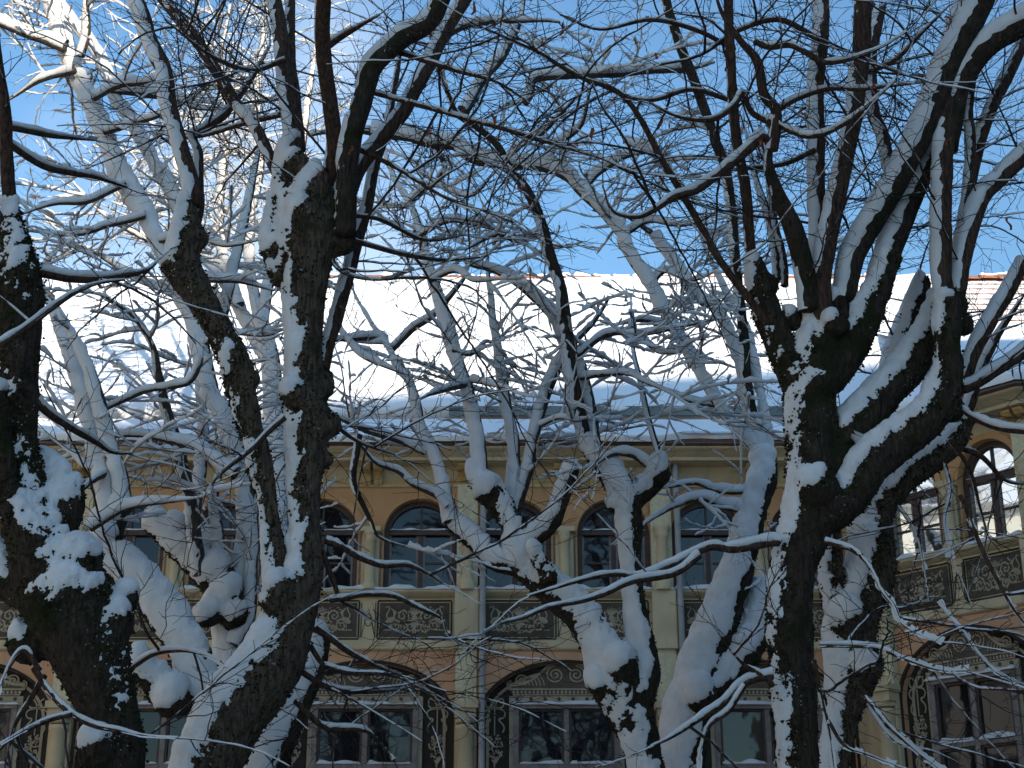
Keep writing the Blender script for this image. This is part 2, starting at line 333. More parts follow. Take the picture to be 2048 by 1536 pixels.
_shared = {}
def grotesque(wd, ht):
    """swirling foliage with a long-necked bird at each end"""
    key = ('g', round(wd, 3))
    if key in _shared: return _shared[key]
    m = Mb(); rnd = random.Random(3); y0, y1 = -.006, .004; cz = ht / 2
    for s in (-1, 1):
        X = lambda x: s * x
        for (cx, c2, r, a, sg) in ((.12, .30, .15, 1.2, 1), (.36, .62, .17, -1.8, -1), (.33, .25, .12, 2.0, 1), (.60, .33, .15, 1.4, 1)):
            pts = [(X(px * wd / 2 / 1.0 if False else px), pz) for px, pz in spiral(cx * wd / 2, c2 * ht, r * ht * 1.2, 1.5, a, sg)]
            m.ribbon(pts, np.linspace(.020, .010, len(pts)), y0, y1)
            for k in range(7):
                px, pz = pts[4 + k * 4]; m.poly(ell(px, pz, .026, .011, 8, rnd.uniform(0, 3.1)), y0 - .001, y1)
        bx, bz = .74 * wd / 2, .48 * ht
        m.poly(ell(X(bx), bz, .075, .040, 14, -s * .5), y0 - .002, y1)
        m.ribbon([(X(a), b) for a, b in bez([(bx + .03, bz + .03), (bx + .10, bz + .10), (bx - .02, bz + .13), (bx + .02, bz + .20)])], .018, y0 - .002, y1)
        m.ribbon([(X(a), b) for a, b in bez([(bx + .02, bz + .20), (bx + .05, bz + .21), (bx + .07, bz + .18)], 6)], .011, y0 - .002, y1)
        for k in range(5):
            m.ribbon([(X(a), b) for a, b in bez([(bx - .02, bz), (bx - .06 - .01 * k, bz + .06 + .01 * k), (bx - .02 + .022 * k - .08, bz + .13 + .012 * k)], 6)], .012, y0 - .003, y1)
        m.ribbon([(X(bx), bz - .03), (X(bx + .01), bz - .13)], .010, y0, y1)
        m.ribbon([(X(bx - .06), bz - .14), (X(bx + .09), bz - .14)], .012, y0, y1)
    m.poly([(-.03, .05), (.03, .05), (.015, .12), (.055, .22), (.035, .30), (-.035, .30), (-.055, .22), (-.015, .12)], y0 - .003, y1)
    for k in range(9):
        a = R(30 + k * 15); m.ribbon(bez([(0, .3), (.05 * math.cos(a), .36), (.12 * math.cos(a), .3 + .12 * math.sin(a))], 6), .013, y0, y1)
    for k in range(70):
        m.poly(ell(rnd.uniform(-.64, .64) * wd / 2, rnd.uniform(.12, .88) * ht, rnd.uniform(.010, .024), rnd.uniform(.005, .010), 6, rnd.uniform(0, 3)), y0 + .001, y1)
    _shared[key] = m.mesh('grotesque_ornament'); return _shared[key]
def pediment(wd):
    if 'p' in _shared: return _shared['p']
    fill = Mb(); m = Mb(); h = wd / 2
    top = bez([(-h, .06), (-h * .55, .02), (-h * .42, .34), (-.12, .38)], 18)
    pts = [(-h, 0.0)] + top + [(0, .40)] + [(-a, b) for a, b in top[::-1]] + [(h, 0.0)]
    fill.poly(pts, -.004, .004)
    for s in (-1, 1):
        m.ribbon([(s * a, b) for a, b in top], .034, -.012, .004)
        m.ribbon([(s * a, b) for a, b in spiral(.14, .20, .125, 2.1, 1.57, -1)], .022, -.012, .004)
        m.ribbon([(s * a, b) for a, b in spiral(h * .80, .115, .085, 1.7, 2.6, -1)], .02, -.013, .004)
        m.ribbon([(s * a, b) for a, b in spiral(h * .99, .06, .05, 1.5, 1.9, -1)], .018, -.014, .004)
        for k in range(8):
            m.ribbon(bez([(s * (.29 + .05 * k), .045), (s * (.30 + .05 * k), .10 + .006 * (8 - k)), (s * (.34 + .05 * k), .17 - .014 * k)], 5), .012, -.01, .004)
    for k in range(7):
        a = R(20 + 140 * k / 6); m.ribbon([(.03 * math.cos(a), .37 + .02 * math.sin(a)), (.085 * math.cos(a), .39 + .105 * math.sin(a))], .026, -.013, .004)
    m.ribbon(arc(0, .105, .40, .12, 14), .018, -.013, .004)
    m.ribbon([(-h - .02, -.005), (h + .02, -.005)], .022, -.016, .004)
    m.ribbon([(-h + .04, -.085), (h - .04, -.085)], .014, -.012, .004)
    fill.poly([(-h, -.02), (h, -.02), (h - .05, -.085), (-h + .05, -.085)], -.005, .004)
    k = int(wd / .055)
    for i in range(k):
        x = -h + .05 + (wd - .1) * i / (k - 1); m.poly(ell(x, -.048, .016, .024, 8), -.012, .004)
    _shared['p'] = (fill.mesh('pediment_fill'), m.mesh('pediment_line')); return _shared['p']
def garland():
    """bow with ribbons above a hanging bouquet"""
    if 'b' in _shared: return _shared['b']
    m = Mb(); rnd = random.Random(8); y0, y1 = -.008, .004
    def bow(zc, tail=True):
        for s in (-1, 1):
            m.ribbon([(s * a, zc + b) for a, b in bez([(.0, 0), (.06, .16), (.20, .16), (.155, .02)], 14)] + [(s * a, zc + b) for a, b in bez([(.155, .02), (.11, -.03), (0, 0)], 8)], .026, y0, y1)
            if tail:
                m.ribbon([(s * a, zc + b) for a, b in bez([(.03, -.02), (.26, -.02), (.20, -.17), (.10, -.16)], 14)] +
                         [(s * a, zc + b) for a, b in bez([(.10, -.16), (.0, -.19), (.26, -.24), (.14, -.36)], 14)], .024, y0, y1)
    bow(0.0); m.ribbon([(0, 0), (0, -.40)], .022, y0, y1)
    for k in range(110):
        t = rnd.random(); r = .15 * math.sin(math.pi * min(1, .12 + t * .95)) ** .7; a = rnd.uniform(-1, 1)
        m.poly(ell(a * r, -.40 - t * .42, rnd.uniform(.014, .026), rnd.uniform(.008, .014), 6, rnd.uniform(0, 3)), y0 - rnd.uniform(0, .006), y1)
    m.ribbon([(0, -.80), (0, -1.0)], .02, y0, y1); bow(-1.06)
    for k in range(70):
        t = rnd.random(); r = .12 * math.sin(math.pi * min(1, .12 + t * .95)) ** .7; a = rnd.uniform(-1, 1)
        m.poly(ell(a * r, -1.46 - t * .36, rnd.uniform(.014, .026), rnd.uniform(.008, .014), 6, rnd.uniform(0, 3)), y0 - rnd.uniform(0, .006), y1)
    _shared['b'] = m.mesh('garland_ornament'); return _shared['b']

def upper_window(B, cx, hw, seed, g='glass'):
    z = ZB; zs, rise = z['spring'], z['crown'] - z['spring']; d = .10
    zb = z['sill'] + .02
    def outline(k): return [(cx - hw + k, zb)] + arc(cx, hw - k, zs, rise - k) + [(cx + hw - k, zb)]
    m = Mb(); frame_ring(m, outline(0), outline(.075), d, d + .12); m.box(cx - hw, cx + hw, d, d + .12, zb - .02, zb + .06)
    fr = m.put('window', M['wood'], B)
    i = hw - .075
    Mb().box(cx - i, cx + i, d - .03, d + .09, z['transom'] - .07, z['transom']).put('transom', M['wood'], fr)
    Mb().box(cx - .035, cx + .035, d + .005, d + .08, zb + .06, z['transom'] - .07).put('mullion', M['wood'], fr)
    Mb().box(cx - .014, cx + .014, d + .02, d + .07, z['transom'], zs + rise - .075).put('glazing_bar', M['wood'], fr)
    for s in (-1, 1):
        a, b = (cx - i, cx - .035) if s < 0 else (cx + .035, cx + i)
        Mb().box(a, b, d + .03, d + .06, z['bar'] - .014, z['bar'] + .014).put('glazing_bar', M['wood'], fr)
        # slim casement edges
        mm = Mb(); mm.box(a, a + .03, d + .02, d + .07, zb + .06, z['transom'] - .07); mm.box(b - .03, b, d + .02, d + .07, zb + .06, z['transom'] - .07)
        mm.put('casement', M['greywood'], fr)
        for q0, q1 in ((zb + .06, z['bar'] - .014), (z['bar'] + .014, z['transom'] - .07)):
            Mb().add([(a + .03, d + .05, q0), (b - .03, d + .05, q0), (b - .03, d + .05, q1), (a + .03, d + .05, q1)], [(0, 1, 2, 3)]).put('pane', M[g], fr)
        A = arc(cx, i, zs, rise - .075, 14, math.pi if s < 0 else 0.0, math.pi / 2)
        A = [p for p in A if p[1] > z['transom']]
        e = cx + s * .014
        P = [(e, z['transom'])] + [(cx + s * i, z['transom'])] + A[:-1] + [(e, A[-1][1])]
        Mb().poly(P if s > 0 else P[::-1], d + .05, d + .055).put('pane', M[g], fr)
    snow_strip(cx - i, cx + i, d - .03, d + .05, z['transom'], .035, seed).put('snow', M['snow'], fr, smooth=True)
    return fr
def lower_window(B, cx, hw, seed, yb):
    z = ZB; m = Mb(); top, bot = z['wtop'], z['wbot']
    m.box(cx - hw, cx - hw + .075, yb - .05, yb + .08, bot, top - .05); m.box(cx + hw - .075, cx + hw, yb - .05, yb + .08, bot, top - .05)
    m.box(cx - hw, cx + hw, yb - .07, yb + .08, top - .05, top); m.box(cx - hw, cx + hw, yb - .08, yb + .08, bot - .06, bot)
    fr = m.put('window', M['greywood'], B)
    Mb().box(cx - .035, cx + .035, yb - .04, yb + .06, bot, top - .05).put('mullion', M['greywood'], fr)
    for s in (-1, 1):
        a, b = (cx - hw + .075, cx - .035) if s < 0 else (cx + .035, cx + hw - .075)
        Mb().box(a, b, yb - .05, yb + .05, z['wbar'] - .06, z['wbar']).put('transom', M['greywood'], fr)
        snow_strip(a + .01, b - .01, yb - .05, yb + .02, z['wbar'], .07, seed + s).put('snow', M['snow'], fr, smooth=True)
        for q0, q1 in ((bot, z['wbar'] - .06), (z['wbar'], top - .05)):
            mm = Mb(); frame_ring(mm, [(a, q0), (b, q0), (b, q1), (a, q1), (a, q0)], [(a + .035, q0 + .035), (b - .035, q0 + .035), (b - .035, q1 - .035), (a + .035, q1 - .035), (a + .035, q0 + .035)], yb - .02, yb + .04)
            mm.put('casement', M['wood'], fr)
            Mb().add([(a + .03, yb + .02, q0 + .03), (b - .03, yb + .02, q0 + .03), (b - .03, yb + .02, q1 - .03), (a + .03, yb + .02, q1 - .03)], [(0, 1, 2, 3)]).put('pane', M['glass'], fr)
    snow_strip(cx - hw - .02, cx + hw + .02, yb - .09, yb + .02, top, .05, seed + 5).put('snow', M['snow'], fr, smooth=True)
    return fr

def bay(B, x0, x1, seed, half=.15, g='glass'):
    """one bay between two pilaster lines: frieze, window pair, panel band, big blind arch with its window"""
    z = ZB; cx = (x0 + x1) / 2; wd = x1 - x0; k = wd / BW
    zf0 = zat(972)
    Mb().add([(x0, 0, zf0), (x1, 0, zf0), (x1, 0, CORN[0][1] + .3), (x0, 0, CORN[0][1] + .3)], [(0, 1, 2, 3)]).put('frieze', M['ochre'], B)
    Mb().sweep_x([(0, zf0 - .03), (.03, zf0 - .025), (.045, zf0), (.03, zf0 + .02), (0, zf0 + .025)], x0 + half, x1 - half).put('moulding', M['cream'], B)
    hw = .535 * k; off = .725 * k
    for s in (-1, 1):
        c = cx + s * off; a, b = (x0, cx) if s < 0 else (cx, x1)
        wall_with_arch(a, b, z['sill'], zf0, c, hw, z['sill'], z['spring'], z['crown'] - z['spring'], 0, .12).put('wall', M['orange'], B)
        m = Mb(); O = [(c - hw - .10 * k, z['spring'])] + arc(c, hw + .10 * k, z['spring'], z['crown'] - z['spring'] + .10) + [(c + hw + .10 * k, z['spring'])]
        I = [(c - hw - .004, z['spring'])] + arc(c, hw + .004, z['spring'], z['crown'] - z['spring'] + .004) + [(c + hw + .004, z['spring'])]
        frame_ring(m, O, I, -.035, .01); m.put('arch_surround', M['orange'], B)
        upper_window(B, c, hw, seed + s, g)
        # louvred shutters folded into the reveals
        for q in (-1, 1):
            xq = c + q * (hw + .055 * k); mm = Mb()
            for t in range(26):
                zz = z['sill'] + .06 + t * .031; mm.box(xq - .03 * k, xq + .03 * k, -.02, .004, zz, zz + .018)
            mm.put('shutter', M['louvre'], B, kind='stuff')
    # small column between the two windows
    r = .075
    Mb().box(cx - .13 * k, cx + .13 * k, -.03, .0, z['sill'], z['spring']).put('pier', M['cream'], B)
    Mb().lathe(cx, -.07, [(r * 1.5, z['sill']), (r * 1.5, z['sill'] + .06), (r * 1.2, z['sill'] + .09), (r, z['sill'] + .12), (r * .95, z['spring'] - .14), (r * 1.25, z['spring'] - .12), (r * .95, z['spring'] - .09), (r * 1.3, z['spring'] - .03), (r * 1.5, z['spring']), (0, z['spring'])]).put('colonnette', M['cream'], B, smooth=True)
    Mb().box(cx - .15 * k, cx + .15 * k, -.16, 0, z['spring'], z['spring'] + .07).put('impost', M['cream'], B)
    # sill cornice and its snow
    Mb().sweep_x([(0, z['band_top'] - .02), (.05, z['band_top']), (.10, z['band_top'] + .03), (.13, z['sill'] - .035), (.13, z['sill'] - .005), (0, z['sill'] - .003)], x0 + half, x1 - half).put('sill', M['cream'], B)
    snow_strip(x0 + half + .005, x1 - half - .005, -.13, .06, z['sill'] - .004, .065, seed + 9).put('snow', M['snow'], B, smooth=True)
    # band of scratched panels
    Mb().add([(x0, 0, z['str_bot']), (x1, 0, z['str_bot']), (x1, 0, z['sill']), (x0, 0, z['sill'])], [(0, 1, 2, 3)]).put('parapet', M['cream'], B)
    Mb().sweep_x([(0, z['str_bot'] - .01), (.03, z['str_bot']), (.05, z['str_bot'] + .02), (.05, z['band_bot'] - .03), (.02, z['band_bot'] - .01), (0, z['band_bot'])], x0 + half, x1 - half).put('string_course', M['cream'], B)
    pw, sw = 1.0 * k, .27 * k; ph = z['pan_top'] - z['pan_bot']
    for s in (-1, 1):
        c = cx + s * (sw / 2 + pw / 2 + .03 * k)
        m = Mb(); a, b, p, q = c - pw / 2, c + pw / 2, z['pan_bot'], z['pan_top']
        m.box(a, b, -.012, 0, p, q); pn = m.put('sgraffito_panel', M['sgraf2'], B)
        o = obj('ornament', grotesque(1.0, ph), M['orn'], pn, loc=(c, -.012, p)); o.scale = (k * .95, 1, 1)
        m = Mb(); m.ribbon([(a - .03, p - .03), (b + .03, p - .03)], .02, -.016, 0); m.ribbon([(a - .03, q + .03), (b + .03, q + .03)], .02, -.016, 0)
        m.ribbon([(a - .03, p - .02), (a - .03, q + .02)], .02, -.016, 0); m.ribbon([(b + .03, p - .02), (b + .03, q + .02)], .02, -.016, 0)
        m.put('panel_border', M['sgraf'], pn)
    m = Mb(); a, b = cx - sw / 2 + .035, cx + sw / 2 - .035
    m.ribbon([(a, z['pan_bot']), ((a + b) / 2, z['pan_top'] - .08), (b, z['pan_bot'])], .012, -.008, 0); m.ribbon(ell(cx, (z['pan_top'] + z['pan_bot']) / 2, .05, .09, 16), .012, -.008, 0)
    m.ribbon([(a, z['pan_bot']), (a, z['pan_top'])], .012, -.008, 0); m.ribbon([(b, z['pan_bot']), (b, z['pan_top'])], .012, -.008, 0)
    m.put('ornament', M['sgraf2'], B)
    # ground floor: salmon field, blind arch
    ahw = 1.215 * k; rise = z['arch'] - z['aspring']; dp = .13
    wall_with_arch(x0, x1, 0, z['str_bot'], cx, ahw, 0, z['aspring'], rise, 0, dp, 40).put('wall', M['salmon'], B)
    AO = [(cx - ahw, 0)] + arc(cx, ahw, z['aspring'], rise, 40) + [(cx + ahw, 0)]
    def inset(e): return [(cx - ahw + e, 0)] + arc(cx, ahw - e, z['aspring'], rise - e, 40) + [(cx + ahw - e, 0)]
    P = AO; n = len(P)
    bl = Mb().add([(p[0], dp - .004, p[1]) for p in P], [tuple(range(n))]).put('blind_arch', M['sgraf'], B)
    m = Mb(); frame_ring(m, [(cx - ahw - .035, 0)] + arc(cx, ahw + .035, z['aspring'], rise + .035, 40) + [(cx + ahw + .035, 0)], inset(0.002), -.02, .02); m.put('archivolt', M['sgraf'], bl)
    m = Mb(); frame_ring(m, inset(.085), inset(.125), dp - .018, dp); m.put('arch_line', M['orn'], bl)
    whw = .745 * k
    m = Mb(); fo = .06 * k
    frame_ring(m, [(cx - whw - fo, z['wbot'] - .1), (cx - whw - fo, z['wtop'] + .13), (cx + whw + fo, z['wtop'] + .13), (cx + whw + fo, z['wbot'] - .1)],
               [(cx - whw, z['wbot'] - .1), (cx - whw, z['wtop'] + .004), (cx + whw, z['wtop'] + .004), (cx + whw, z['wbot'] - .1)], dp - .05, dp)
    wf = m.put('window_surround', M['orn'], bl)
    m = Mb()
    for i in range(8): m.poly(ell(cx + (i - 3.5) * whw * .265, z['wtop'] + .09, .026, .026, 12), dp - .06, dp - .045)
    m.put('boss_row', M['sgraf2'], bl, kind='stuff')
    pf, pl = pediment(1.5)
    for me, mt, nm, dy in ((pf, M['orn2'], 'pediment', 0), (pl, M['orn'], 'pediment_scroll', -.002)):
        o = obj(nm, me, mt, bl, loc=(cx, dp - .03 + dy, z['wtop'] + .235)); o.scale = (k * 1.06, 1, 1)
    for s in (-1, 1):
        o = obj('garland', garland(), M['orn'], bl, loc=(cx + s * (whw + .265 * k), dp - .014, zat(1412))); o.scale = (k * .78, 1, .98)
    lower_window(B, cx, whw, seed + 20, dp - .04)

def pilaster(B, x, half=.15, bracket=True):
    z = ZB
    # upper storey: rough strip behind a slim shaft
    Mb().box(x - half, x + half, -.10, .0, z['sill'] - .02, zat(972)).put('pilaster', M['rough'], B)
    Mb().box(x - half - .02, x + half + .02, -.17, 0, z['str_bot'] + .0, z['sill'] - .02).put('pedestal', M['cream'], B)
    snow_strip(x - half - .02, x + half + .02, -.17, -.10, z['sill'] - .02, .05, int(x * 7) % 50 + 60).put('snow', M['snow'], B, smooth=True)
    Mb().lathe(x, -.13, [(.12, z['sill'] - .02), (.12, z['sill'] + .08), (.095, z['sill'] + .12), (.08, z['sill'] + .16), (.075, z['spring'] - .1), (.11, z['spring'] - .05), (.08, z['spring'] - .03), (.12, z['spring'] + .03), (.12, z['spring'] + .08), (0, z['spring'] + .08)]).put('colonnette', M['cream'], B, smooth=True)
    # lower storey: rough block, capital, round column
    Mb().box(x - half, x + half, -.12, 0, z['cap_top'], z['str_bot']).put('pilaster', M['rough'], B)
    m = Mb(); m.box(x - half - .03, x + half + .03, -.30, 0, zat(1422), z['cap_top']); m.box(x - half, x + half, -.26, 0, z['cap_bot'], zat(1422))
    m.put('capital', M['cream'], B)
    Mb().box(x - half, x + half, -.10, 0, 0, z['cap_bot']).put('pier', M['cream'], B)
    c = z['cap_bot']; Mb().lathe(x, -.13, [(.13, c), (.145, c - .04), (.11, c - .09), (.11, z['ring'] + .04), (.138, z['ring'] + .02), (.138, z['ring'] - .03), (.112, z['ring'] - .06), (.125, z['ring'] - .8), (.13, .5), (.17, .4), (.17, 0)], 24).put('column', M['cream'], B, smooth=True)
def bracket(B, x, dz=0.0):
    """pair of scrolled consoles under the cornice"""
    zt, zb = CORN[3][1] - dz, zat(974) - dz
    for s in (-1, 1):
        xx = x + s * .085; m = Mb()
        prof = [(0, zb), (.05, zb), (.09, zb + .06), (.08, zb + .13), (.12, zb + .19), (.26, zt - .08), (.30, zt - .03), (.30, zt), (0, zt)]
        n = len(prof); vs = [(xx - .06, -o, q) for o, q in prof] + [(xx + .06, -o, q) for o, q in prof]
        m.add(vs, [tuple(range(n))[::-1], tuple(range(n, 2 * n))] + [(i, (i + 1) % n, n + (i + 1) % n, n + i) for i in range(n)])
        for f in (-.03, 0, .03): m.sweep_x([(o + .012, q) for o, q in prof[1:8]], xx + f - .008, xx + f + .008)
        m.put('console', M['ochre'], B)
def cornice(B, x0, x1, m0=0, m1=0, dz=0.0):
    Mb().sweep_x([(o, q - dz) for o, q in CORN], x0, x1, m0, m1).put('cornice', M['cream'], B)
    zt = CORN[-1][1] - dz; Mb().sweep_x([(.5, zt), (.56, zt), (.60, zt + .02), (.60, ZB['eave'] + .01 - dz), (.3, ZB['eave'] + .02 - dz)], x0, x1, m0, m1).put('gutter', M['brownmetal'], B)

def snow_sheet(name, corner, ex, up, nx, nu, thick, seed, amp=.03, top=0.0):
    """snow blanket on a roof slope: corner, eave vector ex, slope vector up (numpy), rounded lower lip"""
    nrm = np.cross(ex, up); nrm /= np.linalg.norm(nrm)
    u = np.concatenate([[0, 0, .004, .012, .025], np.linspace(.05, 1, nu)]); lift = np.concatenate([[0, .45, .8, .95, 1.0], 1 - top * np.clip((np.linspace(.05, 1, nu) - .9) / .1, 0, 1)])
    s = np.linspace(0, 1, nx)
    S, U = np.meshgrid(s, u); LF = np.repeat(lift[:, None], nx, 1)
    P = corner + S.ravel()[:, None] * ex + U.ravel()[:, None] * up
    P = P + nrm * (thick * LF.ravel() * (1 + .0 * S.ravel()) + amp * fbm(P, .5, 3, seed) * LF.ravel())[:, None]
    low = (U.ravel() < .03)
    P = P + (up / np.linalg.norm(up)) * (np.where(low, .10 * fbm(P * np.array((1, 0, 0)), 1.1, 4, seed + 4), 0))[:, None]
    m = len(u); i = np.arange(m - 1)[:, None] * nx; j = np.arange(nx - 1)[None, :]
    return mesh_np(name, P, np.stack([i + j, i + j + 1, i + nx + j + 1, i + nx + j], -1).reshape(-1, 4))

XB = [-9.14 + BW * k for k in range(6)]
main = empty('palace_wing', (0, FY, 0), label='long ochre palace wing seen frontally behind the snowy trees', category='building')
for k in range(5): bay(main, XB[k], XB[k + 1], 100 + k * 13)
for k in range(6): pilaster(main, XB[k]); bracket(main, XB[k])
for k in range(5): bracket(main, (XB[k] + XB[k + 1]) / 2)
cornice(main, -13.5, XB[5] + .05)
Mb().box(-13.5, XB[0] - .15, 0, .3, 0, CORN[0][1] + .3).put('wall', M['ochre'], main)
for x in (-.42, 2.41):
    Mb().lathe(x, -.20, [(.045, 0), (.045, zat(905))], 12).put('downpipe', M['pipe'], main, smooth=True)
Mb().box(-13.5, XB[5], .35, 14.5, 0, ZB['eave']).put('inner_wall', M['ochre'], main)
# roof
EY, EZ = -.6, ZB['eave'] + .02
TP = math.tan(R(40)); 
_d = ray(1024, 566); _tr = (EZ - CAMZ - (FY + EY) * _d[2] / _d[1]) / (_d[2] / _d[1] - TP)   # plan run from eave to ridge
RUN = float(_tr); RZ = EZ + RUN * TP
rm = Mb(); X0, X1 = -14.0, 22.0
rm.add([(X0, EY, EZ), (X1, EY, EZ), (X1, EY + RUN, RZ), (X0, EY + RUN, RZ), (X0, EY + 2 * RUN, EZ), (X1, EY + 2 * RUN, EZ)], [(0, 1, 2, 3), (3, 2, 5, 4)])
roof = rm.put('roof', M['clay'], main)
upv = np.array((0, RUN, RUN * TP))
c0 = np.array((X0, EY, EZ)); split = .085
obj('roof_snow', snow_sheet('eave_snow', c0 + np.array((0, -.02, .0)), np.array((X1 - X0, 0, 0)), upv * (split - .012), 300, 6, .10, 3), M['roofsnow'], roof)
TX = 8.35
obj('roof_snow', snow_sheet('roof_snow', c0 + upv * (split + .012), np.array((TX - X0, 0, 0)), upv * (.995 - split), 260, 40, .22, 8, .10, .42), M['roofsnow'], roof)
obj('roof_snow', snow_sheet('roof_snow', c0 + upv * (split + .012) + np.array((TX - X0, 0, 0)), np.array((X1 - TX, 0, 0)), upv * (.60 - split), 100, 30, .20, 18, .05), M['roofsnow'], roof)
Mb().box(-.95, X1, -.006, .006, 0, .15).put('snow_guard', M['metal'], roof).location = (0, EY + RUN * split, EZ + RUN * TP * split + .12)
# bare-edged clay tiles towards the right end
tl = Mb(); tw, tlh = .30, .36
tl.add([(0, 0, 0), (tw - .012, 0, 0), (tw - .012, tlh * 1.08, 0), (0, tlh * 1.08, 0), (0.0, 0, .026), (tw * .5, -.03, .040), (tw - .012, 0, .026), (tw - .012, tlh * 1.08, .012), (0, tlh * 1.08, .012)],
       [(0, 1, 6, 5, 4), (4, 5, 6, 7, 8), (0, 4, 8, 3), (1, 2, 7, 6)])
tme = tl.mesh('roof_tile'); tme.materials.append(M['clay']); tme.materials.append(M['roofsnow']); tme.polygons[1].material_index = 1
rows0 = .60; k = 0
SL = math.hypot(RUN, RUN * TP)
for rI in range(12):
    t = rows0 + rI * tlh / SL
    if t > .985: break
    for ci in range(20):
        x = TX + ci * tw + (rI % 2) * tw * .5
        if x > 13.6: break
        o = bpy.data.objects.new('roof_tile', tme); COL.objects.link(o); o.parent = roof
        o.location = (x, EY + RUN * t, EZ + RUN * TP * t + .03); o.rotation_euler = (R(40) - .02, 0, random.Random(rI * 40 + ci).uniform(-.015, .015))
# ridge tiles
rt = Mb(); prof = [(.13 * math.cos(a), .11 * math.sin(a)) for a in [math.pi * i / 8 for i in range(9)]]
vs = [(0, p[0], p[1]) for p in prof] + [(.40, p[0] * .86, p[1] * .86) for p in prof] + [(0, p[0] * .8, p[1] * .8) for p in prof]
rt.add(vs, [(i, 9 + i, 10 + i, i + 1) for i in range(8)] + [(i + 1, 18 + i + 1, 18 + i, i) for i in range(8)])
rme = rt.mesh('ridge_tile'); rme.materials.append(M['clay'])
for i in range(68):
    o = bpy.data.objects.new('ridge_tile', rme); COL.objects.link(o); o.parent = roof
    q = random.Random(i); o.location = (-11.5 + i * .385, EY + RUN, RZ + .045 + q.uniform(-.012, .012)); o.rotation_euler = (0, q.uniform(-.02, .02), q.uniform(-.02, .02))
    if q.random() < (.97 if i < 46 else .55):
        s0 = snow_strip(.02, .36, -.06, .06, .085, .05 + .05 * q.random(), i + 200); s0.put('snow', M['roofsnow'], o, smooth=True)
# chimney behind the ridge
ch = empty('chimney', (10.05, FY + EY + RUN + 1.0, RZ - .9), label='red brick chimney with dark metal cap behind the roof ridge at far right', category='chimney')
cm = Mb()
for i in range(9):
    cm.box(-.30, .30, -.25, .25, i * .13, i * .13 + .118)
cm.box(-.285, .285, -.235, .235, 0, 9 * .13); cm.put('stack', M['clay'], ch)
cm = Mb(); cm.add([(-.5, -.42, 1.17), (.5, -.42, 1.17), (.5, .42, 1.17), (-.5, .42, 1.17), (-.18, -.1, 1.5), (.18, -.1, 1.5), (.18, .1, 1.5), (-.18, .1, 1.5)], [(0, 1, 5, 4), (1, 2, 6, 5), (2, 3, 7, 6), (3, 0, 4, 7), (4, 5, 6, 7), (3, 2, 1, 0)])
cm.put('cap', M['metal'], ch)
snow_strip(-.2, .22, -.12, .12, 1.5, .09, 77).put('snow', M['roofsnow'], ch, smooth=True)

# angled wing on the right
WA = R(-47.0); WL = 2.36
wing = empty('angled_palace_wing', (5.0, 20.6, 0), WA, label='angled palace wing at the right with bright reflections in its arched windows', category='building')
bay(wing, 0.0, WL, 300, g='mirror')
WDZ = .26
for x in (0.0, WL): pilaster(wing, x); bracket(wing, x, WDZ)
bracket(wing, WL / 2, WDZ)
MI = math.tan(R(23.5)); cornice(wing, 0, WL, math.tan(R(21.5)), MI, WDZ)
Mb().box(.02, WL - .02, .32, 3.0, 0, ZB['eave']).put('inner_wall', M['ochre'], wing)
# the stretch of wall turning frontal again, past the frame, and the short return beside the main wing
wx, wy = 5.0 + WL * math.cos(WA), 20.6 + WL * math.sin(WA)
ext = empty('palace_corner_wing', (wx, wy, 0), 0, label='ochre palace corner with cornice at the far right edge', category='building')
Mb().box(0.0, 9.0, 0, 3.0, 0, CORN[0][1] + .3).put('wall', M['ochre'], ext)
cornice(ext, 0, 9.0, MI, 0, WDZ); bracket(ext, .55, WDZ); bracket(ext, 3.0, WDZ)
Mb().box(XB[5] - .16, XB[5] - .01, -1.5, 0, 0, ZB['eave'] - .02).put('return_wall', M['cream'], main)
# low roofs of the angled wing under snow
TW = math.tan(R(26))
def low_roof(B, x0, x1, run, seed, m0, m1):
    EZ = ZB['eave'] + .02 - WDZ; a = np.array((x0 - .62 * m0, -.62, EZ)); ex = np.array((x1 - x0 + .62 * (m0 + m1), 0, 0))
    o = Mb().add([(x0 - .62 * m0, -.62, EZ), (x1 + .62 * m1, -.62, EZ), (x1 - run * m1 * .0, run, EZ + run * TW), (x0, run, EZ + run * TW)], [(0, 1, 2, 3)]).put('roof', M['metal'], B)
    obj('roof_snow', snow_sheet('roof_snow', a, ex, np.array((0, run + .62, (run + .62) * TW)), 60, 16, .17, seed), M['roofsnow'], o)
low_roof(wing, 0, WL, 8.0, 31, .4, MI); low_roof(ext, 0, 9.0, 7.0, 32, MI, 0)

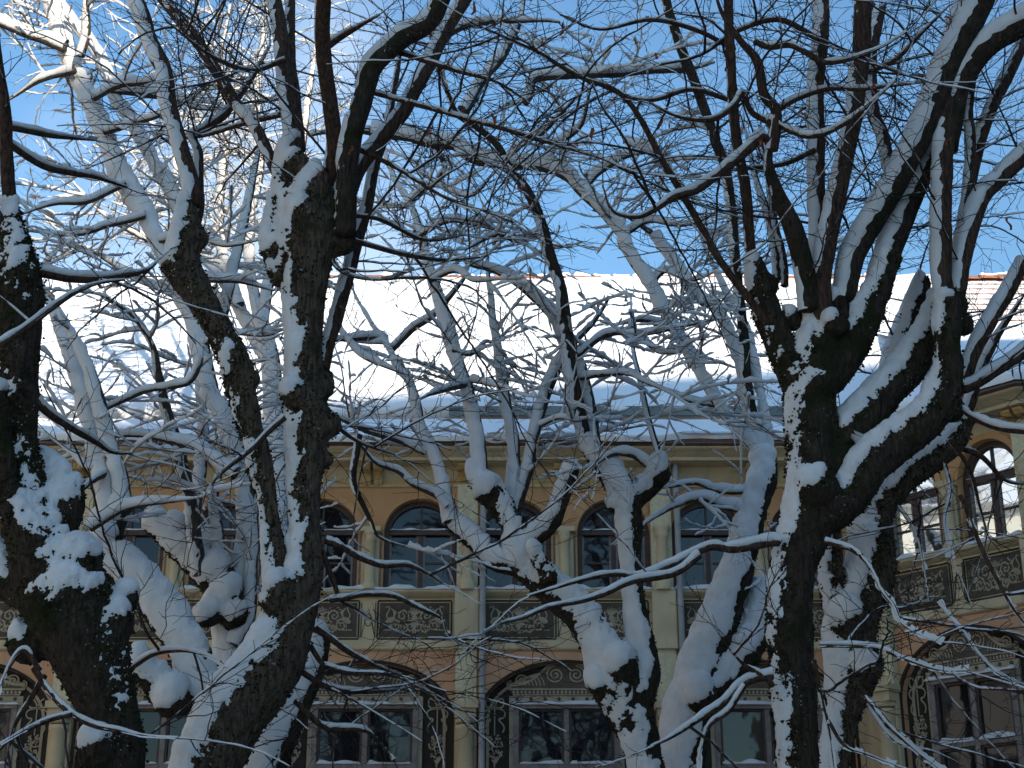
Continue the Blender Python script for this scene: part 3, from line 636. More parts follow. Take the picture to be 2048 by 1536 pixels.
# the other sides of the courtyard (behind the camera and to the left); they shade the court and stand in the reflections
def plain_wing(name, loc, rz, ln, dp, ht, rh, label, hip=True, wall='cream', ridge=None):
    B = empty(name, loc, rz, label=label, category='building')
    Mb().box(0, ln, 0, dp, 0, ht).put('wall', M[wall], B)
    m = Mb(); h = dp / 2 if hip else 0
    ra_, rb_ = ridge if ridge else ((h, rh), (ln - h, rh))
    m.add([(-.5, -.5, ht), (ln + .5, -.5, ht), (ln + .5, dp + .5, ht), (-.5, dp + .5, ht), (ra_[0], dp / 2, ht + ra_[1]), (rb_[0], dp / 2, ht + rb_[1])], [(0, 1, 5, 4), (1, 2, 5), (2, 3, 4, 5), (3, 0, 4), (3, 2, 1, 0)])
    m.put('roof', M['roofsnow'], B)
    n = int(ln / 2.6); wm = gm = None
    for lv in range(int(ht // 3.6)):
        for i in range(n):
            x = (i + .5) * ln / n; z0 = 1.2 + lv * 3.6
            if wm is None:
                f = Mb(); frame_ring(f, [(-.65, 0), (.65, 0), (.65, 2.0), (-.65, 2.0), (-.65, 0)], [(-.55, .1), (.55, .1), (.55, 1.9), (-.55, 1.9), (-.55, .1)], -.06, 0); f.box(-.04, .04, -.04, 0, .1, 1.9)
                wm = f.mesh('window'); wm.materials.append(M['greywood']); g = Mb().add([(-.56, -.01, .08), (.56, -.01, .08), (.56, -.01, 1.92), (-.56, -.01, 1.92)], [(0, 1, 2, 3)]); gm = g.mesh('pane'); gm.materials.append(M['glass'])
            a = obj('window', wm, None, B, loc=(x, 0, z0)); obj('pane', gm, None, a)
    for i in range(n + 1): Mb().box(i * ln / n - .18, i * ln / n + .18, -.12, 0, 0, ht - .3).put('pilaster', M[wall], B)
    return B
plain_wing('opposite_palace_wing', (62, -20, 0), math.pi, 50, 14, 15.6, 5.0, 'long cream palace wing behind the viewer, closing the courtyard', ridge=((20, 8.2), (47.3, 3.85)))
plain_wing('side_palace_wing', (-13.5, -8, 0), math.pi / 2, 40, 10, 13.0, 4.0, 'sunlit white palace wing on the left side of the courtyard', wall='white')
plain_wing('added_right_wing', (15.2, 18.6, 0), -math.pi / 2, 25, 9, 11.0, 3.5, 'added ochre wing, unseen at the right, blocking sky light from the courtyard', wall='ochre')  # added out of view to darken the court by screening the sky
#TREES
# ================================================================ TREES
SNOW_NEAR = np.array((-.60, -.28, .75)); SNOW_NEAR /= np.linalg.norm(SNOW_NEAR)
SNOW_FAR = np.array((-.38, -.55, .74)); SNOW_FAR /= np.linalg.norm(SNOW_FAR)

def to3(pts, Y, dY0=0.0, dY1=0.0, rk=1.0):
    """traced line [(x, y, radius px)] -> metres, drifting in depth from dY0 to dY1"""
    P = np.array(pts, float); n = len(P)
    if P.shape[1] == 2: raise ValueError
    dd = np.concatenate([[0], np.cumsum(np.hypot(np.diff(P[:, 0]), np.diff(P[:, 1])))]); dd /= dd[-1]
    o = []
    for (x, y, r), t in zip(P, dd):
        p, k = at(x, y, Y + dY0 + (dY1 - dY0) * t ** 1.3); o.append((*p, r * k * rk))
    return np.array(o)

def snow_amount(P, Nn, S, thr, seed, fine=1.0):
    c = Nn @ S + .24 * fine * fbm(P, 5.0, 2, seed) + .30 * fine * fbm(P, 34, 3, seed + 5, .6) - thr
    return c

def trunk_mesh(polys, burls, vox, seed, lump):
    Vs, Fs, T3 = [], [], []; b = 0
    for q in polys:
        V, F, _, _ = tube(catmull(q, .05), 20); Vs.append(V); Fs.append(F[0] + b); T3 += [F[1] + b, F[2] + b]; b += len(V)
    for c, r in burls:
        bm = bmesh.new(); bmesh.ops.create_icosphere(bm, subdivisions=3, radius=1.0)
        V = np.array([v.co[:] for v in bm.verts]) * np.array(r) + np.array(c); F = np.array([[v.index for v in f.verts] for f in bm.faces]); bm.free()
        Vs.append(V); T3.append(F + b); b += len(V)
    me = mesh_np('raw', np.vstack(Vs), [np.vstack(Fs), np.vstack(T3)])
    o = bpy.data.objects.new('raw', me); COL.objects.link(o)
    md = o.modifiers.new('r', 'REMESH'); md.mode = 'VOXEL'; md.voxel_size = vox
    sm = o.modifiers.new('s', 'SMOOTH'); sm.factor = .5; sm.iterations = max(3, int(.05 / vox))
    dg = bpy.context.evaluated_depsgraph_get(); e = o.evaluated_get(dg); m2 = e.to_mesh()
    n = len(m2.vertices); co = np.empty(n * 3, np.float32); m2.vertices.foreach_get('co', co); co = co.reshape(-1, 3).astype(float)
    nf = len(m2.polygons); li = np.empty(len(m2.loops), np.int32); m2.loops.foreach_get('vertex_index', li)
    ls = np.empty(nf, np.int32); m2.polygons.foreach_get('loop_start', ls); lt = np.empty(nf, np.int32); m2.polygons.foreach_get('loop_total', lt)
    q4 = ls[lt == 4]; F = li[q4[:, None] + np.arange(4)]
    e.to_mesh_clear(); bpy.data.objects.remove(o); bpy.data.meshes.remove(me)
    return co, F
def vnormals(V, F):
    a = V[F[:, 2]] - V[F[:, 0]]; b = V[F[:, 3]] - V[F[:, 1]]; fn = np.cross(a, b)
    Nn = np.zeros_like(V)
    for k in range(4): np.add.at(Nn, F[:, k], fn)
    return Nn / (np.linalg.norm(Nn, axis=1)[:, None] + 1e-12)

def build_trunk(tree, cfg, polys, burls):
    seed = cfg['seed']; V, F = trunk_mesh(polys, burls, cfg['vox'], seed, 1)
    Nn = vnormals(V, F)
    lum = cfg.get('lump', .018)
    V = V + Nn * (lum * fbm(V, 4.0, 3, seed) + lum * .55 * fbm(V * np.array((1, 1, .45)), 17, 3, seed + 2))[:, None]
    # furrowed relief
    fur = fbm(V * np.array((1, 1, .13)), 48, 2, seed + 9); V = V + Nn * (.007 * fur)[:, None]
    Nn = vnormals(V, F)
    tr = obj('trunk', mesh_np('trunk', V, F), M[cfg['bark']], tree)
    # snow plastered on the weather side and heaped on every ledge
    Ns = Nn.copy()
    for _ in range(2):
        A = np.zeros_like(Ns); cnt = np.zeros(len(V))
        for k in range(4):
            np.add.at(A, F[:, k], Ns[F[:, (k + 1) % 4]] + Ns[F[:, (k + 3) % 4]]); np.add.at(cnt, F[:, k], 2)
        Ns = A / np.maximum(cnt, 1)[:, None]; Ns /= np.linalg.norm(Ns, axis=1)[:, None] + 1e-9
    c = snow_amount(V, Ns, cfg['S'], cfg['thr'], seed + 30, cfg.get('fine', 1.0))
    T = cfg['T'] * (.45 + 1.0 * np.clip(Ns[:, 2], 0, 1))
    th = np.where(c > 0, T * (1 - np.exp(-c * 4.5)), c * .10)
    W = V + Ns * (th + .002)[:, None] + np.array((0, 0, 1.0)) * (np.clip(th, 0, 1) * .3)[:, None]
    keep = (c[F] > -.22).any(1); F2 = F[keep]; used = np.unique(F2); idx = -np.ones(len(V), int); idx[used] = np.arange(len(used))
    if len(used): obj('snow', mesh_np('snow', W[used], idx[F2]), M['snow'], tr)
    # moss cushions and snow crumbs that roughen the bark
    rng = np.random.default_rng(seed + 77); nt_ = cfg.get('tufts', 0)
    if nt_:
        for nm, w_, mt, sz in (('moss', (np.exp(-((c + .08) / .15) ** 2) + .10) * (c < .05), M['moss'], (.007, .020)), ('snow_crumbs', np.exp(-((c + .15) / .10) ** 2) * (fbm(V, 3, 2, seed + 60) > .12), M['snow'], (.003, .008))):
            w_ = w_ / w_.sum(); k = rng.choice(len(V), int(nt_ * (1 if nm == 'moss' else .05)), p=w_); m = len(k)
            P0 = V[k] + rng.normal(0, .006, (m, 3)); h = rng.uniform(*sz, m)[:, None]; ax = Nn[k] + rng.normal(0, .45, (m, 3)); ax /= np.linalg.norm(ax, axis=1)[:, None]
            a_ = np.cross(ax, rng.normal(0, 1, (m, 3))); a_ /= np.linalg.norm(a_, axis=1)[:, None]; b_ = np.cross(ax, a_)
            top_ = P0 + ax * h; vs_ = np.stack([P0 + a_ * h * .7, P0 + (-.5 * a_ + .87 * b_) * h * .7, P0 + (-.5 * a_ - .87 * b_) * h * .7, top_], 1).reshape(-1, 3)
            b0 = (np.arange(m) * 4)[:, None]; fs_ = np.concatenate([b0 + np.array([[0, 1, 3]]), b0 + np.array([[1, 2, 3]]), b0 + np.array([[2, 0, 3]])])
            obj(nm, mesh_np(nm, vs_, [fs_]), mt, tr, kind='stuff')
    return tr

def add_branch(tree, cfg, q, name='branch', bm=None, n=None, heavy=None, taper=False):
    """a limb or shoot: bark tube with its own snow shell"""
    hv = cfg['heavy'] if heavy is None else heavy
    q = q.copy(); r0 = q[:, 3].mean()
    q = catmull(q, max(.014, min(.04, r0 * .7)))
    seed = int(abs(q[0, 0] * 977 + q[0, 2] * 331 + q[-1, 0] * 57)) % 9973
    wob = np.stack([vnoise(q[:, :3], 3.2, seed), vnoise(q[:, :3], 3.2, seed + 1), vnoise(q[:, :3], 3.2, seed + 2)], -1)
    fade = np.clip(np.arange(len(q)) / max(1, len(q) * .15), 0, 1)[:, None]
    q[:, :3] += wob * np.minimum(.012, q[:, 3:4] * .22) * fade
    n = n or int(np.clip(r0 / .0045, 7, 18))
    if taper:
        tt = np.linspace(0, 1, len(q)); q[:, 3] *= 1 - .68 * np.clip((tt - .45) / .55, 0, 1) ** 1.2
    full = q[:, 3].copy(); q[:, 3] = full * (1 - .30 * hv); q[:, 2] -= full * .16 * hv
    V, F, Nn, T = tube(q, n); m = len(q)
    rr = np.repeat(q[:, 3], n)
    V[:m * n] += Nn * (rr * (.07 * fbm(V[:m * n], 9, 3, seed) + .05 * fbm(V[:m * n] * np.array((1, 1, .3)), 60, 2, seed)))[:, None]
    br = obj(name, mesh_np(name, V, F), M[bm or cfg['bark2']], tree)
    ns = max(n, 10); V, F, Nn, T = tube(q, ns); V = V[:m * ns]
    rr = np.repeat(q[:, 3], ns); fr = np.repeat(full, ns)
    horiz = np.repeat(np.sqrt(np.clip(1 - T[:, 2] ** 2, 0, 1)), ns)
    S = cfg['S']; dark = bm == 'bark' and cfg['thr_b'] < .3
    if dark: S = SNOW_NEAR
    thr_i = (.48 if dark else cfg['thr_b']) + (.16 * math.sin(seed * 1.7) if hv < .55 else 0)
    c = Nn @ S + .36 * fbm(V, 3.0, 3, seed + 7) + .30 * fbm(V, 26, 3, seed + 8, .6) - thr_i + .16 * horiz
    Tk = (fr * (.14 + .62 * hv) + .004) * (.45 + .75 * np.clip(Nn[:, 2], 0, 1) * horiz + .25 * (1 - horiz)) * (1 + .55 * fbm(V, 7, 2, seed + 3))
    th = np.where(c > 0, Tk * (1 - np.exp(-c * 5)), c * .06)
    W = V + Nn * th[:, None]; W[:, 2] += np.clip(th, 0, 1) * .2
    F0 = F[0]; keep = (c[F0] > -.2).any(1); F2 = F0[keep]; used = np.unique(F2)
    if len(used) > 8:
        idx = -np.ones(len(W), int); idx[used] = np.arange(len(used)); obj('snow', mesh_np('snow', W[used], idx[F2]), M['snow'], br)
    return q

# ---- fine wood
def unit(v): return v / (np.linalg.norm(v) + 1e-12)
UP = np.array((0, 0, 1.0))
def grow(rng, p, d, Ln, r, lv, cfg, outl, maxlv=3):
    seg = (.075, .055, .032)[lv - 1]; n = max(3, int(Ln / seg)); d = unit(d); P = [p.copy()]; D = [d]
    wig = (.085, .15, .20)[lv - 1]; side = unit(np.cross(d, UP) + 1e-6); zz = 1
    sag = cfg.get('sag', -.012)
    for i in range(n):
        zz = -zz
        d = unit(d + rng.normal(0, wig, 3) * np.array((1, 1, .7)) + side * zz * .10 + UP * (sag if lv == 1 else .015))
        p = p + d * seg; P.append(p.copy()); D.append(d)
    P = np.array(P); rad = np.linspace(r, r * (.42 if lv < 3 else .6), n + 1); outl.append((P, rad, lv))
    if lv >= maxlv: return
    if lv == 1: ks = np.arange(1, n, 1); pr = cfg.get('p2', .62)
    else: ks = np.arange(1, n + 1); pr = cfg.get('p3', .55)
    s = 1 if rng.random() < .5 else -1
    for k in ks:
        if rng.random() > pr: continue
        s = -s; t = k / n; dd = D[k]; sd = unit(np.cross(dd, UP + rng.normal(0, .45, 3)))
        ang = rng.uniform(.55, 1.15); nd = unit(dd * math.cos(ang) + sd * s * math.sin(ang) + UP * rng.normal(.05, .22))
        Lc = (rng.uniform(.28, .75) * (1.15 - .6 * t) * min(1.3, Ln / 1.1)) if lv == 1 else rng.uniform(.05, .22)
        grow(rng, P[k], nd, Lc, (.0036 if lv == 1 else .0021) * cfg.get('twr', 1.0), lv + 1, cfg, outl, maxlv)

def twig_tubes(outl):
    Vs, Fs = [], []; b = 0
    for P, rad, lv in outl:
        ns = 5 if lv == 1 else 3
        T = np.gradient(P, axis=0); T /= np.linalg.norm(T, axis=1)[:, None] + 1e-12
        a = np.cross(T, (.31, .77, .55)); a /= np.linalg.norm(a, axis=1)[:, None] + 1e-9; bb = np.cross(T, a)
        th = np.arange(ns) * 2 * math.pi / ns
        V = P[:, None, :] + (a[:, None, :] * np.cos(th)[None, :, None] + bb[:, None, :] * np.sin(th)[None, :, None]) * rad[:, None, None]
        Vs.append(V.reshape(-1, 3)); Fs.append(ring_faces(len(P), ns, b)); b += len(P) * ns
    return np.vstack(Vs), np.vstack(Fs)
def twig_snow(outl, rng, amt, lvmax):
    Vs, Fs = [], []; b = 0; ns = 5; th = np.arange(ns) * 2 * math.pi / ns
    for P, rad, lv in outl:
        if lv > lvmax: continue
        if len(P) < 4: continue
        # denser points for lumpy snow
        t = np.linspace(0, len(P) - 1, len(P) * (3 if lv == 1 else 2)); i0 = np.minimum(t.astype(int), len(P) - 2); f = (t - i0)[:, None]
        Q = P[i0] * (1 - f) + P[i0 + 1] * f; rq = rad[i0] * (1 - f[:, 0]) + rad[i0 + 1] * f[:, 0]
        T = np.gradient(Q, axis=0); T /= np.linalg.norm(T, axis=1)[:, None] + 1e-12
        hz = np.sqrt(np.clip(1 - T[:, 2] ** 2, 0, 1)) ** 1.5
        nz = fbm(Q + rng.uniform(0, 90), 6, 2, 3) * .7 + fbm(Q, 24, 1, 11) * .45
        h = amt * hz * (1.0 if lv == 1 else .62 if lv == 2 else .4) * np.clip(.62 + .95 * nz, 0, 1.4); h[0] = 0; h[-1] = 0
        rs = np.where(h > .0015, rq * .8 + h * .55, 1e-5)
        a = np.cross(T, UP); a /= np.linalg.norm(a, axis=1)[:, None] + 1e-9; bb = np.cross(a, T)
        C = Q + UP * (h * .52)[:, None]
        V = C[:, None, :] + a[:, None, :] * (np.cos(th)[None, :] * rs[:, None] * .82)[:, :, None] + bb[:, None, :] * (np.sin(th)[None, :] * rs[:, None])[:, :, None]
        F = ring_faces(len(Q), ns, 0); k = np.repeat((rs[:-1] > 1e-4) | (rs[1:] > 1e-4), ns); F = F[k]
        if not len(F): continue
        Vs.append(V.reshape(-1, 3)); Fs.append(F + b); b += len(V) * ns
    return (np.vstack(Vs), np.vstack(Fs)) if Vs else (None, None)

def build_tree(cfg):
    Y = cfg['Y']; rng = np.random.default_rng(cfg['seed'])
    base = at(*cfg['trunk'][0][0][:2], Y)[0]
    tree = empty('lime_tree', (base[0], Y, 0), label=cfg['label'], category='tree', group='snow laden lime trees in the courtyard')
    inv = np.array((base[0], Y, 0))
    polys = []
    for i, ln in enumerate(cfg['trunk']):
        dy0, dy1 = (0, 0); pts = ln
        if isinstance(ln, dict): pts = ln['p']; dy0, dy1 = ln['d']
        q = to3(pts, Y, dy0, dy1, cfg.get('rk', 1.0))
        if i == 0:
            q0 = q[0]; q = np.vstack([[q0[0] - .05, q0[1], -.15, q0[3] * 1.9], [q0[0] - .03, q0[1], .25, q0[3] * 1.35], [q0[0], q0[1], (q0[2]) * .55, q0[3] * 1.12], q])
        q[:, :3] -= inv; polys.append(q)
    burls = []
    for (x, y, r, *o) in cfg.get('burls', []):
        p, k = at(x, y, Y + (o[0] if o else 0)); k = k * cfg.get('rk', 1.0); burls.append((p - inv, (r * k * (o[1] if len(o) > 1 else 1), r * k, r * k * (o[2] if len(o) > 2 else 1))))
    build_trunk(tree, cfg, polys, burls)
    sources = []; tips = []
    for sh in cfg['shoots']:
        pts, r0, r1 = sh[0], sh[1], sh[2]; o = sh[3] if len(sh) > 3 else {}
        m = len(pts); P = [(x, y, r0 + (r1 - r0) * i / (m - 1)) for i, (x, y) in enumerate(pts)]
        dd = o.get('d', (0, float(rng.uniform(-.9, .9)) * cfg.get('spread', 1.0)))
        q = to3(P, Y, *dd); q[:, :3] -= inv
        qq = add_branch(tree, cfg, q, o.get('name', 'branch'), o.get('bark'), heavy=o.get('heavy'), taper=(r1 <= 9.5 or r1 < r0 * .8))
        sources.append((qq, o.get('tw', 1.0)))
        xe, ye = pts[-1]
        if 0 < xe < 2048 and 0 < ye < 1536:
            for _ in range(1):
                T = unit(qq[-1, :3] - qq[-6, :3]); grow(rng, qq[-1, :3] - T * .01, unit(T + rng.normal(0, .25, 3)), rng.uniform(.35, .9), max(.004, qq[-1, 3] * .75), 1, cfg, tips)
    # fine wood springing from shoots and branches
    outl = tips
    for q, tw in sources:
        if tw <= 0: continue
        ln = np.linalg.norm(np.diff(q[:, :3], axis=0), axis=1).sum(); cnt = rng.poisson(ln * cfg['dens'] * tw)
        for _ in range(cnt):
            t = rng.uniform(.12, 1.0); k = min(len(q) - 2, int(t * (len(q) - 1))); T = unit(q[k + 1, :3] - q[k, :3])
            az = rng.uniform(0, 2 * math.pi); a = unit(np.cross(T, (.2, .9, .3))); b2 = np.cross(T, a); sd = a * math.cos(az) + b2 * math.sin(az)
            sd = sd * np.array((1.0, .75, .55)); d = unit(T * rng.uniform(.1, .8) + unit(sd) + UP * rng.uniform(-.1, .25))
            L1 = rng.uniform(*cfg['len']) * (1.1 - .35 * t)
            grow(rng, q[k, :3].copy(), d, L1, rng.uniform(.0055, .0105) * cfg.get('twr', 1.0) * min(1.0, L1 / .9 + .25), 1, cfg, outl)
    if outl:
        V, F = twig_tubes(outl); tw = obj('twigs', mesh_np('twigs', V, F), M[cfg['twig']], tree, kind='stuff')
        V, F = twig_snow(outl, rng, cfg['twsnow'], cfg.get('snowlv', 2))
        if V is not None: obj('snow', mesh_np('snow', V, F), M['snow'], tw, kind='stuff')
    # a few dry leaves still hanging
    if cfg.get('leaves'):
        cand = [o[0][-1] for o in outl if o[2] >= 2]; x0, x1, y0, y1 = cfg['leafbox']
        sel = []
        for p in cand:
            w_ = p + inv - np.array((0, 0, CAMZ)); dep = w_[1] * CT + w_[2] * ST; px = 1024 + FPX * w_[0] / dep; py = 768 - FPX * (w_[2] * CT - w_[1] * ST) / dep
            if x0 < px < x1 and y0 < py < y1: sel.append(p)
        if sel:
            for j in rng.choice(len(sel), min(cfg['leaves'], len(sel)), replace=False):
                o = bpy.data.objects.new('dead_leaf', LEAF[int(rng.integers(3))]); COL.objects.link(o); o.parent = tree
                o.location = sel[j]; o.rotation_euler = (rng.uniform(-.4, .4), rng.uniform(-.4, .4), rng.uniform(0, 6.3)); s_ = rng.uniform(.7, 1.25); o.scale = (s_, s_, s_)
    return tree

def leaf_mesh(seed):
    rnd = random.Random(seed); V = []; F = []
    n = 7
    for i in range(n):
        t = i / (n - 1); wd = .0105 * math.sin(math.pi * min(1, t * .93 + .04)) ** .8; cu = .016 * math.sin(t * 4 + seed) + .012 * t
        V += [(-wd, cu + .008 * math.sin(7 * t), -.075 * t - .012), (0, cu - .007, -.075 * t - .012), (wd, cu + .009 * math.cos(6 * t), -.075 * t - .012)]
    for i in range(n - 1): F += [(3 * i, 3 * i + 1, 3 * i + 4, 3 * i + 3), (3 * i + 1, 3 * i + 2, 3 * i + 5, 3 * i + 4)]
    k = len(V); V += [(-.0012, 0, 0), (.0012, 0, 0), (.0012, V[1][1], -.014), (-.0012, V[1][1], -.014)]; F.append((k, k + 1, k + 2, k + 3))
    me = bpy.data.meshes.new('dead_leaf'); me.from_pydata(V, [], F); me.materials.append(M['leaf']); me.polygons.foreach_set('use_smooth', [True] * len(F)); return me
M['moss'] = mat('moss', (.014, .014, .007), .95, var=(.045, .042, .020), scale=9, spec=.1)
LEAF = [leaf_mesh(s) for s in (1, 2, 3)]

NEAR = dict(rk=.87, tufts=9000, S=SNOW_NEAR, thr=.46, thr_b=.50, T=.030, heavy=.35, vox=.0148, bark='bark', bark2='bark_brown', twig='twig', dens=2.35, len=(.6, 2.0), twsnow=.008, snowlv=1)
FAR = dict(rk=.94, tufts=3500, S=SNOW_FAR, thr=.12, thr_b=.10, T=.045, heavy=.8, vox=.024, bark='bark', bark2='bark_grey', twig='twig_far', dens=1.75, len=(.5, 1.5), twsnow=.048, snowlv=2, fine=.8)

TREES = []
# ---- near tree at the far left edge, trunk cut by the frame
TREES.append(dict(NEAR, seed=11, Y=8.0, thr=.34, fine=.75, S=unit(np.array((-.16, -.25, .95))), label='gnarled near tree cut by the left edge, huge burl at its foot',
  trunk=[[(240, 1560, 56), (228, 1450, 60), (205, 1380, 72), (170, 1290, 92), (130, 1195, 102), (85, 1110, 78), (55, 1020, 58), (42, 900, 46), (40, 760, 46), (42, 640, 48), (40, 560, 46), (28, 480, 34), (18, 410, 20)],
         dict(p=[(120, 1190, 60), (60, 1180, 48), (-20, 1130, 44), (-90, 1060, 40)], d=(0, .3)),
         dict(p=[(70, 1090, 40), (20, 1000, 28), (8, 900, 24), (-5, 780, 22)], d=(-.1, -.25)),
         dict(p=[(95, 1090, 40), (125, 1030, 44), (128, 985, 44), (108, 945, 30), (80, 915, 12)], d=(.05, .15))],
  burls=[(215, 1250, 58), (60, 1290, 50, .05), (150, 1130, 60, -.05), (250, 1200, 30, .05), (128, 990, 46, .12, .85, 1.1), (55, 600, 38), (30, 505, 36), (195, 1500, 48, -.1)],
  shoots=[([(20, 420), (18, 342), (10, 239), (0, 137), (-8, 20)], 17, 11, {'tw': .5}),
          ([(68, 1336), (103, 1387), (144, 1428), (191, 1452), (239, 1462), (290, 1472), (355, 1476)], 8, 5, {'d': (-.35, -.6), 'tw': .5}),
          ([(144, 1428), (100, 1440), (50, 1462), (0, 1490)], 6, 4, {'d': (-.45, -.6), 'tw': .8}),
          ([(80, 1340), (50, 1300), (20, 1330), (-10, 1400)], 7, 4, {'d': (-.2, -.3), 'tw': 1.2}),
          ([(90, 1350), (60, 1400), (30, 1450), (10, 1530)], 7, 4, {'d': (-.2, -.1), 'tw': 1.2}),
          ([(60, 550), (85, 546), (137, 556), (188, 558), (239, 551), (290, 541), (322, 516)], 13, 8, {'d': (0, .7), 'heavy': .8}),
          ([(0, 690), (68, 643), (137, 592), (191, 568), (250, 560)], 9, 6, {'d': (-.6, -.2), 'heavy': .7, 'tw': .6}),
          ([(70, 800), (100, 828), (137, 852), (191, 883), (222, 903), (262, 907)], 11, 6, {'d': (0, .8), 'heavy': .8, 'tw': .8}),
          ([(0, 250), (68, 263), (120, 273), (191, 280)], 9, 6, {'d': (0, .6), 'heavy': .8}),
          ([(15, 285), (85, 331), (144, 345), (191, 355), (253, 375)], 10, 6, {'d': (0, .9), 'heavy': .8}),
          ([(30, 470), (-20, 400), (-40, 300)], 12, 8, {})]))
# ---- near tree left of centre
TREES.append(dict(NEAR, seed=23, Y=9.0, thr=.40, fine=.75, bark='bark_trunk', label='large near tree left of centre, twin stems rising to knobbly pollard heads',
  leaves=26, leafbox=(600, 1330, -50, 480),
  trunk=[[(405, 1560, 78), (418, 1524, 75), (462, 1438, 75), (528, 1353, 76), (562, 1284, 68), (588, 1216, 56), (606, 1150, 46), (612, 1080, 40), (608, 1011, 38), (612, 910, 47), (615, 842, 52), (606, 773, 43), (608, 671, 45), (610, 568, 52), (612, 510, 66), (618, 450, 70), (625, 390, 52), (632, 345, 34)],
         [(570, 1230, 44), (556, 1150, 33), (545, 1080, 28), (536, 1011, 25), (518, 910, 28), (499, 842, 29), (484, 773, 36), (477, 735, 38), (455, 690, 31), (430, 645, 30), (405, 602, 31), (374, 551, 38), (366, 515, 38), (372, 470, 34), (373, 430, 26), (376, 400, 17)],
         [(600, 470, 40), (575, 400, 34), (570, 350, 28), (580, 310, 30), (588, 280, 22)],
         [(640, 480, 44), (672, 440, 38), (690, 400, 26), (694, 350, 20)],
         [(570, 560, 28), (545, 500, 26), (548, 440, 24), (556, 395, 20)]],
  burls=[(560, 1180, 34, -.12), (640, 770, 36, .08), (588, 790, 30, -.1), (655, 850, 30), (556, 500, 34), (680, 480, 36), (612, 430, 44, -.1), (590, 330, 36, -.02), (650, 920, 22), (500, 760, 26), (350, 530, 30), (395, 480, 24), (550, 1205, 30, -.1), (640, 360, 26, -.05)],
  shoots=[([(556, 400), (560, 359), (536, 305), (513, 256), (475, 205), (410, 103), (369, 51), (328, 0), (300, -40)], 17, 15, {'heavy': .75, 'tw': .9}),
          ([(592, 300), (585, 270), (575, 200), (566, 120), (560, 60), (545, -30)], 19, 17, {'tw': .6}),
          ([(600, 300), (596, 260), (591, 205), (581, 100), (581, -30)], 14, 12, {'tw': .6, 'd': (.1, .5)}),
          ([(655, 370), (668, 308), (660, 222), (646, 103), (646, -30)], 19, 17, {'tw': .6}),
          ([(690, 470), (694, 342), (705, 273), (725, 205), (739, 140), (763, 113), (804, 79), (855, 44), (890, -20)], 24, 21, {'bark': 'bark', 'tw': .6, 'd': (-.1, -.4)}),
          ([(690, 410), (718, 335), (763, 273), (814, 205), (862, 120), (896, 51), (940, -20)], 18, 15, {'d': (.25, .5), 'tw': .8}),
          ([(615, 830), (640, 760), (658, 680), (680, 600), (705, 512), (729, 427), (752, 325), (776, 256), (797, 137), (805, 40)], 18, 11, {'d': (.1, .8), 'heavy': .6}),
          ([(382, 410), (383, 376), (359, 290), (338, 205), (325, 137), (301, 85), (270, 0), (262, -30)], 19, 18, {'heavy': .3, 'tw': .7}),
          ([(395, 440), (400, 400), (396, 307), (386, 273), (410, 297 - 40), (455, 222), (506, 154), (540, 90)], 13, 9, {'d': (.1, .9), 'heavy': .8}),
          ([(655, 150), (640, 110), (665, 85), (700, 62), (760, 30)], 10, 7, {'d': (-.2, -.4), 'heavy': .5}),
          ([(763, 110), (800, 106), (855, 123), (923, 144), (992, 164), (1050, 200)], 7, 5, {'d': (-.2, -.3), 'tw': 1.3}),
          ([(746, 185), (855, 215), (992, 253), (1094, 284), (1197, 314), (1265, 342), (1350, 355)], 6, 4, {'d': (0, -.5), 'heavy': .2, 'tw': 1.2}),
          ([(700, 480), (790, 505), (880, 520), (960, 515)], 6, 3, {'heavy': .2, 'tw': 1.3}),
          ([(690, 430), (760, 440), (850, 480), (930, 470)], 5, 3, {'heavy': .2, 'tw': 1.3}),
          ([(720, 300), (800, 340), (900, 400), (1010, 430)], 6, 3, {'heavy': .3, 'tw': 1.3}),
          ([(560, 230), (480, 250), (380, 275), (290, 262)], 6, 3, {'heavy': .2, 'tw': 1.2}),
          ([(570, 120), (500, 140), (420, 110), (330, 40)], 6, 4, {'heavy': .2, 'tw': 1.3}),
          ([(650, 1080), (684, 1093), (718, 1114), (763, 1131), (814, 1131), (855, 1148), (882, 1165)], 9, 5, {'heavy': .8, 'd': (0, .5)}),
          ([(645, 1100), (667, 1165), (684, 1202), (711, 1216), (745, 1240)], 8, 4, {'heavy': .8, 'd': (0, .3)}),
          ([(660, 1200), (694, 1195), (729, 1189), (787, 1192), (838, 1216), (882, 1237), (896, 1267), (930, 1295)], 7, 4, {'heavy': .8, 'd': (.1, .5)}),
          ([(630, 1255), (660, 1275), (701, 1305), (752, 1332), (800, 1350)], 10, 5, {'heavy': .9, 'd': (.1, .4), 'tw': .9}),
          ([(620, 1290), (650, 1330), (700, 1345), (780, 1350), (850, 1380)], 8, 4, {'heavy': .9, 'd': (.1, .4), 'tw': .9}),
          ([(600, 1340), (650, 1370), (701, 1383), (763, 1383), (816, 1377)], 9, 5, {'heavy': .9, 'd': (.1, .6), 'tw': .8}),
          ([(590, 1400), (650, 1452), (735, 1462), (787, 1517)], 9, 6, {'heavy': .8, 'd': (.1, .3), 'tw': .7}),
          ([(625, 800), (650, 825), (672, 852), (720, 885), (790, 910)], 7, 4, {'heavy': .6, 'tw': 1.2}),
          ([(570, 835), (540, 860), (500, 900), (440, 950), (410, 990)], 7, 4, {'heavy': .5, 'd': (-.2, -.4)}),
          ([(263, 1335), (307, 1308), (359, 1301), (403, 1308), (441, 1322)], 7, 5, {'d': (.5, .1), 'heavy': .8}),
          ([(650, 480), (680, 540), (760, 560), (830, 540)], 6, 3, {'heavy': .4, 'tw': 1.2})]))
